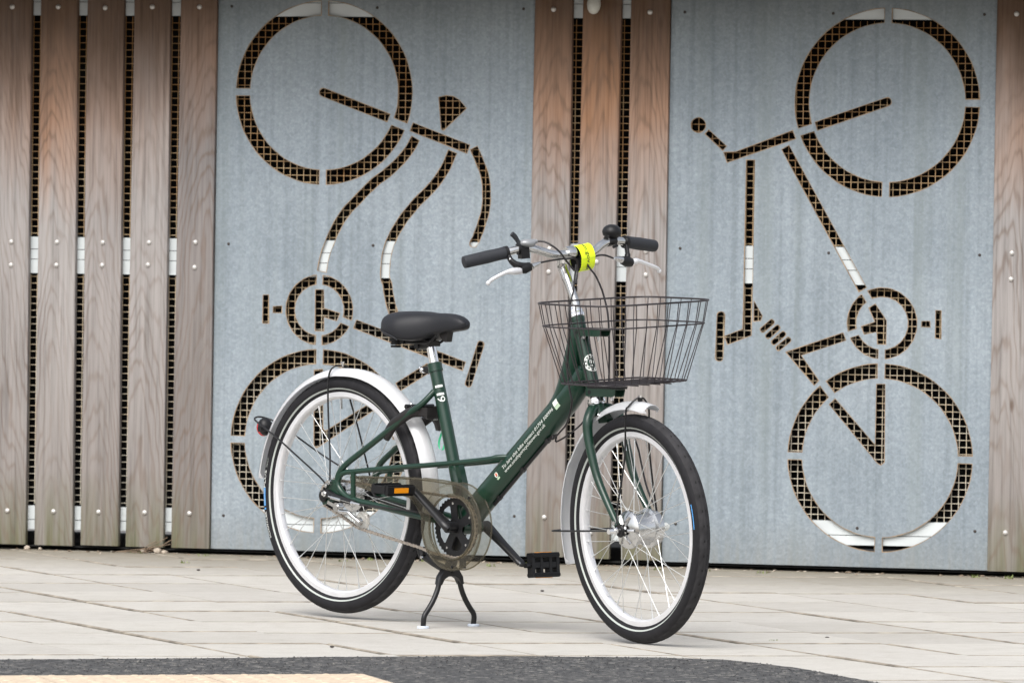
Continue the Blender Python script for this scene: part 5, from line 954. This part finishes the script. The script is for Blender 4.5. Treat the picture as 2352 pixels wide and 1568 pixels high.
# ---- frame lock round the rear wheel
lk = MB(); La = Vector((cos(radians(32)), 0, sin(radians(32)))); Ln = Vector((-La.z, 0, La.x))
for sg in (-1, 1):
    p = [(.345, sg*.020, .580), (.318, sg*.044, .577), (.285, sg*.050, .560), (.2500, sg*.050, .540), (.2250, sg*.047, .512), (.2180, sg*.044, .500)]
    pp = cr(p, 5); n = len(pp)
    lk.tube(pp, [.0150]*int(n*.7)+[.0150-.006*k/(n*.3) for k in range(n-int(n*.7))], 12, flat=.62, up=(0, 0, 1))
lk.box((.345, 0, .5790), (.055, .075, .022), Euler((0, radians(-3), 0)).to_matrix())
lock = lk.build('frame_lock', M['lock'], bike, ang=45)
mb = MB(); mb.prism([(-.038, .012), (.038, .012), (.038, -.004), (.030, -.012), (.020, -.030), (.012, -.040), (.004, -.038), (-.002, -.022), (-.012, -.010), (-.030, -.008), (-.038, -.004)], 0, .010, lambda a, b_, d: Vector((.362+d, 0, .567))+Vector((0, 1, 0))*a+Vector((0, 0, 1))*b_)
mb.build('lock_plate', M['lock'], lock, ang=40)
text_on('AXA', .017, .0055, lambda u, v: Vector((.3728, -.016+u, .5560+v)), .3).build('lock_lettering', M['reflect'], lock, smooth=False)

# ---- drive train
mb = MB()
for sg in (-1,):
    a = BB+Vector((0, -.075, 0)); b = BB+Vector((-.139, -.075, .093)); d = b-a
    mb.tube([a-d*.06, a, a+d*.12, a+d*.5, a+d*.9, b, b+d*.055], [.013, .0205, .0195, .0152, .0138, .0145, .009], 16, flat=.62, up=(0, 1, 0))
    mb.tube([BB+Vector((0, -.082, 0)), BB+Vector((0, -.034, 0))], .0150, 18)
cr1 = mb.build('crank', M['satin'], bike, ang=45)
MB().tube([BB+Vector((0, -.083, 0)), BB+Vector((0, -.0865, 0))], .0078, 16).tube([BB+Vector((0, -.0865, 0)), BB+Vector((0, -.0872, 0))], .0035, 6).build('crank_bolt', M['chrome'], cr1)
mb = MB(); a = BB+Vector((0, .062, 0)); b = BB+Vector((.139, .062, -.093)); d = b-a
mb.tube([a-d*.06, a, a+d*.12, a+d*.5, a+d*.9, b, b+d*.055], [.013, .0205, .0195, .0152, .0138, .0145, .009], 16, flat=.62, up=(0, 1, 0)); mb.tube([BB+Vector((0, .068, 0)), BB+Vector((0, .034, 0))], .0150, 18)
cr2 = mb.build('crank', M['satin'], bike, ang=45)
MB().tube([b+Vector((0, -.0085, 0)), b+Vector((0, -.0110, 0))], .0066, 14).build('crank_bolt', M['chrome'], cr2)
def pedal(c, rot, sg, label=None):
    """block pedal: x fore-aft .062, y .095, z .026"""
    X = Matrix.Translation(c) @ rot.to_4x4(); mb = MB()
    def B(c_, s_, ch=.004):
        x, y, z = (q/2 for q in s_)
        poly = [(-x+ch, -z), (x-ch, -z), (x, -z+ch), (x, z-ch), (x-ch, z), (-x+ch, z), (-x, z-ch), (-x, -z+ch)]
        mb.prism(poly, -y, y, lambda a, b_, d: (c_[0]+a, c_[1]+d, c_[2]+b_))
    B((.0265, 0, 0), (.0135, .098, .027)); B((-.0265, 0, 0), (.0135, .098, .027)); B((0, 0, 0), (.022, .094, .018))
    for y in (-.045, -.015, .018, .045): mb.box((0, y, 0), (.045, .009 if abs(y) < .03 else .011, .020))
    for s_ in (-1, 1):
        for k in range(3): mb.box((s_*.0265-.004+.004*k, 0, .0140), (.0016, .090, .0018)); mb.box((s_*.0265-.004+.004*k, 0, -.0140), (.0016, .090, .0018))
    p_ = mb.build('pedal', M['black'], bike, X, ang=30)
    if label: p_['label'] = label
    for s_ in (-1, 1): MB().box((s_*.0338, 0, 0), (.0016, .050, .0135)).build('pedal_reflector', M['orange'], p_, smooth=False)
    MB().tube([(0, -sg*.047, 0), (0, -sg*.068, 0)], .0070, 12).build('pedal_axle', M['satin'], p_)
    return p_
pedal(Vector((.3640, -.1500, .3725)), Euler((0, radians(3), 0)).to_matrix(), -1, 'near pedal lying level with amber reflector showing')
pedal(Vector((.6440, .1450, .1760)), Euler((0, radians(85), 0)).to_matrix(), 1, 'far pedal hanging nearly upright')
# chainring
def ring_poly():
    return [((.0815 if k % 2 else .0765)*cos(2*pi*k/80), (.0815 if k % 2 else .0765)*sin(2*pi*k/80)) for k in range(80)]
holes = []
for k in range(5):
    a = radians(90+72*k+36+8); w = radians(22)
    holes.append([(r*cos(a+t), r*sin(a+t)) for r, t in ((.026, -.20), (.036, -.30), (.058, -.40), (.0625, -.30), (.0645, 0), (.0625, .30), (.058, .40), (.036, .30), (.026, .20))])
me = filled(ring_poly(), holes, .0016); me.materials.clear(); me.materials.append(M['black']); me.transform(Matrix.Rotation(pi/2, 4, 'X'))
cring = link('chainring', me, bike, Matrix.Translation(BB+Vector((0, -.0500, 0))))
for k in range(5):
    a = radians(90+72*k+8); MB().tube([(.064*cos(a), -.001, .064*sin(a)), (.064*cos(a), -.0035, .064*sin(a))], .0035, 10).build('chainring_bolt', M['alloy'], cring)
# chain as a run of links
def chain_run(path, name='chain'):
    P = [Vector(p) for p in path]; L = [0]
    for a, b in zip(P, P[1:]): L.append(L[-1]+(b-a).length)
    def at(s_):
        for i in range(len(P)-1):
            if s_ <= L[i+1]+1e-9:
                t = (s_-L[i])/(L[i+1]-L[i]); return P[i].lerp(P[i+1], t), (P[i+1]-P[i]).normalized()
        return P[-1], (P[-1]-P[-2]).normalized()
    mb = MB(); pitch = .0127; n = int(L[-1]/pitch)
    for k in range(n):
        c, d = at((k+.5)*pitch); up3 = Vector((-d.z, 0, d.x)); hw = .0042 if k % 2 else .0026
        for s_ in (-1, 1):
            y = s_*hw
            pl = [(-.0090, 0), (-.0072, .0038), (-.0045, .0036), (0, .0024), (.0045, .0036), (.0072, .0038), (.0090, 0), (.0072, -.0038), (.0045, -.0036), (0, -.0024), (-.0045, -.0036), (-.0072, -.0038)]
            mb.prism(pl, y-.0006, y+.0006, lambda a, b_, dd: c+d*a+up3*b_+Vector((0, dd, 0)))
        c2, d2 = at(k*pitch); mb.tube([c2+Vector((0, -.0052, 0)), c2+Vector((0, .0052, 0))], .0030, 8)
    return mb.build(name, M['chain'], bike, smooth=False)
Y = Vector((0, -.047, 0))
lowp = [(-.0250, -.047, .310), (-.009, -.047, .3042), (.0458, -.047, .2843), (.0838, -.047, .2672), (.1028, -.047, .2586), (.125, -.047, .2530), (.1873, -.047, .2421), (.3595, -.047, .2144), (.4148, -.049, .2020), (.440, -.050, .197), (.47, -.050, .195)]
ring_path = [(.505+.0815*cos(radians(a)), -.050, .2754+.0815*sin(radians(a))) for a in range(-105, 100, 6)]
chain_run(lowp[:-2]+ring_path+[(.20, -.047, .372), (.02, -.047, .3825), (0, -.047, .382)])
chain_run([(.038*cos(radians(a)), -.047, .341+.038*sin(radians(a))) for a in range(90, 235, 8)])
# tensioner
mb = MB().tube([(.0531, -.078, .3103), (.0531, -.060, .3103)], .0125, 18).tube([(.0531, -.0785, .3103), (.0531, -.081, .3103)], .0085, 16)
mb.tube(cr([(.062, -.074, .300), (.075, -.074, .2985), (.098, -.074, .2982), (.112, -.072, .289), (.1406, -.068, .2720)], 5), .0055, 12)
mb.tube([(.1350, -.071, .2745), (.1350, -.062, .2745)], .0115, 18).box((.030, -.073, .318), (.03, .006, .010), Euler((0, .3, 0)).to_matrix())
tn_ = mb.build('chain_tensioner', M['alloy'], bike, ang=40)
jk = MB().lathe([(.004, -.007), (.022, -.006), (.026, -.002), (.026, .002), (.022, .006), (.004, .007)], (.1300, -.047, .2760), (0, 1, 0), 28); jk.build('jockey_wheel', mat_smoke('clear_plastic_wheel', (.92, .90, .87), (.62, .60, .56), .38), tn_, ang=30)
# gear cable box with barrel adjuster along the chainstay
mb = MB().tube([(-.010, -.074, .3420), (.02, -.0755, .345), (.0450, -.0755, .338), (.13, -.0755, .3235)], [.010, .0125, .0095, .0068], 12).ball((-.0040, -.0745, .3380), .0165, 14, 10, (1, .35, 1))
gb = mb.build('gear_cable_box', M['black'], bike, ang=45)
MB().tube([(.0300, -.0850, .3395), (.0417, -.0850, .3366)], .0025, 8).tube([(.0417, -.085, .3366), (.0818, -.0850, .3304)], .0048, 12).tube([(.0818, -.085, .3304), (.1241, -.084, .3244)], .0015, 6).tube([(.1241, -.084, .3244), (.1340, -.084, .3235)], .0062, 8).tube([(.134, -.084, .3235), (.158, -.083, .3212)], [.0052, .0035], 10).build('cable_adjuster', M['alloy'], gb)
cab([(.1560, -.083, .3212), (.2134, -.074, .3187), (.3384, -.068, .3125), (.3849, -.060, .307), (.45, -.040, .290)], .0026, None, 'gear_cable')
MB().tube([(.015, -.072, .3455), (.015, -.088, .3455)], .0085, 6).tube([(.015, -.086, .3455), (.015, -.094, .3455)], .0052, 10).build('rear_axle_nut', M['chrome'], bike)
# brake arm and its cable on the far side
mb = MB().tube(cr([(.0300, .066, .358), (.050, .068, .335), (.097, .066, .3252), (.2095, .062, .308)], 5), .0085, 10)
mb.build('brake_arm', M['black'], bike); cab([(.205, .066, .300), (.24, .060, .300), (.33, .050, .304)], .0026, None)
MB().tube([(.085, .072, .322), (.085, .060, .322)], .008, 8).tube([(.150, .066, .296), (.180, .064, .296)], .0045, 8).build('brake_clamp', M['alloy'], bike)

# smoked chain case
CC = (.505, .2770); RC = .116
out = [(.0985, .3955), (.154, .3950), (.2573, .3985), (.3597, .3995), (.430, .3970)]+[(CC[0]+RC*cos(radians(a)), CC[1]+RC*sin(radians(a))) for a in range(98, -181, -7)]+[(.3880, .298), (.3675, .3265), (.3363, .3500), (.2953, .3560), (.1714, .3620), (.1040, .3765)]
hole = [(CC[0]+.0860*cos(2*pi*k/48), .2754+.0860*sin(2*pi*k/48)) for k in range(48)]
def case_plate():
    me = filled(out, [hole], .0009); me.transform(Matrix.Rotation(pi/2, 4, 'X')); me.transform(Matrix.Translation((0, -.0665, 0)))
    me.materials.clear(); me.materials.append(M['smoke']); return me
case = link('chain_case', case_plate(), bike)
def strip(pl, y0, y1, closed=True, inset=0):
    mb = MB(); n = len(pl); vs = []
    for a, b_ in pl: vs += [(a, y0, b_), (a, y1, b_)]
    fs = [(2*i, 2*((i+1) % n), 2*((i+1) % n)+1, 2*i+1) for i in range(n if closed else n-1)]
    return mb.add(vs, fs)
mb = strip(out[::-1], -.0662, -.026); mb.build('case_wall', M['smoke'], case, ang=40)
mb = MB(); 
for r0, r1, y0, y1 in ((.0860, .0900, -.0665, -.0600), (.1085, .1160, -.0700, -.0665)):
    mb.lathe([(r0, y0), (r1, y1)], (CC[0], 0, .2762), (0, 1, 0), 60)
mb.build('case_rim', M['smoke'], case, ang=60)
mb = MB(); oo = [Vector((a, -.0655, b_)) for a, b_ in out]; mb.tube(oo+[oo[0]], .0030, 8, caps=False)
mb.tube([Vector((a, -.0660, b_)) for a, b_ in hole]+[Vector((hole[0][0], -.066, hole[0][1]))], .0034, 8, caps=False)
mb.tube([Vector((a, -.0260, b_)) for a, b_ in out]+[Vector((out[0][0], -.026, out[0][1]))], .0022, 8, caps=False)
mb.build('case_edge', M['smoke2'], case, ang=60)
for a in (48, 275): MB().tube([(CC[0]+.108*cos(radians(a)), -.068, CC[1]+.108*sin(radians(a))), (CC[0]+.108*cos(radians(a)), -.071, CC[1]+.108*sin(radians(a)))], .004, 8).build('case_screw', M['black'], case)
MB().box((.5140, -.030, .180), (.016, .010, .030)).box((.492, -.030, .375), (.012, .010, .03)).build('case_bracket', M['satin'], case)

# ---- centre stand
ks = MB(); kx = .430
for sg in (-1, 1):
    p = [(kx-.002, sg*.0920, .0060), (kx, sg*.0920, .0260), (kx, sg*.0880, .0380), (kx, sg*.0760, .0520), (kx, sg*.0580, .0760), (kx, sg*.0430, .1050), (kx, sg*.0350, .1330), (kx, sg*.0230, .1480)]
    ks.tube(cr(p, 5), .0074, 14)
yoke = [(-.044, .118), (-.040, .138), (-.026, .156), (-.012, .168), (.012, .168), (.026, .156), (.040, .138), (.044, .118), (.036, .116), (.026, .132), (.012, .139), (-.012, .139), (-.026, .132), (-.036, .116)]
ks.prism(yoke, kx-.010, kx+.010, lambda a, b_, d: (d, a, b_))
ks.tube([(.430, 0, .160), (.452, 0, .215), (.470, 0, .262)], [.016, .018, .020], 12)
ks.tube([(.425, -.012, .158), (.378, -.012, .172), (.340, -.012, .190)], [.012, .010, .012], 10, flat=.5)
ks.tube([(.340, -.016, .190), (.332, -.016, .210)], .013, 10)
stand = ks.build('centre_stand', M['satin'], bike, ang=40)
for sg in (-1, 1):
    MB().lathe([(0, 0), (.0150, 0), (.0162, .0015), (.0162, .0055), (.0145, .0075), (0, .0078)], (kx-.002, sg*.0920, .0002), (0, 0, 1), 20).build('stand_foot', M['reflect'] if 0 else plain('pale_nylon_foot', (.62, .68, .76), .4), stand, ang=40)
MB().tube([(.345, -.024, .186), (.345, -.028, .186)], .0045, 8).build('stand_bolt', M['chrome'], stand)
MB().tube([(.441, 0, .150), (.442, 0, .150)], .003, 6).box((.4405, 0, .155), (.002, .004, .016)).build('stand_slot', M['dark'], stand)

# ---- wire basket on the head tube brackets (its own tilt, slightly down towards the rider's right)
bk_ = Matrix.Translation((1.094, 0, .676)) @ Matrix.Rotation(radians(2.6), 4, 'X') @ Matrix.Rotation(radians(.8), 4, 'Y')
def rr(D, W, z, n=64, e=5.0, bow=0):
    out_ = []
    for k in range(n):
        t = 2*pi*k/n; c_, s_ = cos(t), sin(t)
        x = D/2*(abs(c_)**(2/e))*(1 if c_ > 0 else -1); y = W/2*(abs(s_)**(2/e))*(1 if s_ > 0 else -1)
        out_.append(Vector((x, y, z+bow*(x/(D/2))**2)))
    return out_
def hoop(P, r, mb): 
    n = len(P); Q = P+[P[0], P[1]]
    mb.tube(Q, r, 8, caps=False)
ZT, ZM = .215, .155
D0, W0, D1, W1, D2, W2 = .195, .315, .282, .400, .294, .424
mb = MB(); hoop(rr(D2, W2, ZT), .0024, mb); hoop(rr(D1, W1, ZM), .0020, mb); hoop(rr(D0, W0, .005, e=6.5), .0023, mb)
bas = mb.build('basket', M['bwire'], bike, bk_)
bw = M['bwire']
NW = 34
top_, mid_, bot_ = rr(D2, W2, ZT, 240), rr(D1, W1, ZM, 240), rr(D0, W0, .005, 240, 6.5)
def byarc(P, n):
    L = [0]
    for i in range(len(P)): L.append(L[-1]+(P[(i+1) % len(P)]-P[i]).length)
    o = []
    for k in range(n):
        s_ = L[-1]*(k+.5)/n; i = max(j for j in range(len(P)) if L[j] <= s_); t = (s_-L[i])/(L[i+1]-L[i]); o.append(P[i].lerp(P[(i+1) % len(P)], t))
    return o
for a, m_, b_ in zip(byarc(top_, NW), byarc(mid_, NW), byarc(bot_, NW)):
    MB().tube([a, m_, b_, Vector((b_.x*.92, b_.y*.94, .002))], .0013, 6).build('basket_wire', bw, bas)
for k in range(7):
    x = -.066+.022*k; MB().tube([(x, -W0/2+.004, .0025), (x, W0/2-.004, .0025)], .0012, 6).build('basket_wire', bw, bas)
for k in range(5):
    y = -.08+.04*k; MB().tube([(-D0/2+.004, y, .0), (D0/2-.004, y, .0)], .0016, 6).build('basket_wire', bw, bas)

# ---- loose things hung on the bicycle
# reflective band wrapped over bar and cables: a wound strip, wide towards the far side
c0 = Vector((.9015, .030, 1.0010)); axb = Vector((-.16, 1, .10)).normalized(); W_ = .050
def band_pt(t, y, k=0):
    # oval loop, long axis up-down
    u = Vector((1, .16, 0)).normalized(); w = axb.cross(u).normalized()
    return c0+axb*y+u*((.0225+.0006*k)*cos(t))+w*((.0350+.0006*k)*sin(t))
mb = MB(); n = 48; vs = []
for i in range(n+1):
    t = 2*pi*i/n*1.0
    for y in (-W_/2, W_/2): vs.append(band_pt(t, y, i*2/n))
m0 = len(vs)
for i in range(n+1):
    t = 2*pi*i/n*1.0
    for y in (-W_/2, W_/2): vs.append(band_pt(t, y, i*2/n-1.8))
fs = [(2*i, 2*i+1, 2*i+3, 2*i+2) for i in range(n)]; fi = [(m0+2*i, m0+2*i+2, m0+2*i+3, m0+2*i+1) for i in range(n)]
fe = [(2*i+q, 2*i+2+q, m0+2*i+2+q, m0+2*i+q) for i in range(n) for q in (0, 1)]
mb.add(vs, fs+fe, 0); mb2 = MB().add(vs, fi, 0)
band = mb.build('snap_band', M['yellow'], None, BM @ S, ang=50)
tag(band, 'fluorescent yellow reflective band wrapped round the middle of the handlebar', 'reflective band')
mb2.build('band_lining', M['black'], band)
# visible side faces front-right: text runs down the band
def bf(u, v): 
    tt = radians(62)-u/.031
    return band_pt(tt, -.012+v, 3.2)
for off, s_ in ((0, 'town.gov.uk'),):
    vs_, fs_, w_ = text_flat(s_); q = MB().add([bf(.092-x*.092/w_, (y*.0130/.7)+.006) for x, y in vs_], [f_[::-1] for f_ in fs_]); q.build('band_lettering', M['ink'], band, smooth=False)
# green ribbon loop hanging from the lock key
mb = MB(); P_ = cr([(.366, .030, .545), (.358, .030, .522), (.348, .030, .498), (.3500, .030, .480), (.3620, .030, .476), (.3690, .030, .488), (.3700, .030, .508), (.368, .030, .545)], 8); vs = []
for i, p in enumerate(P_):
    w = .0016+.0010*sin(pi*i/len(P_)*2)**2; vs += [p+Vector((-w, -.001, w*.5)), p+Vector((w, .001, -w*.5))]
mb.add(vs, [(2*i, 2*i+2, 2*i+3, 2*i+1) for i in range(len(P_)-1)])
rb = mb.build('ribbon', M['ribbon'], None, BM); tag(rb, 'thin green ribbon loop dangling from the lock behind the seat tube', 'ribbon')
bpy.context.view_layer.update()
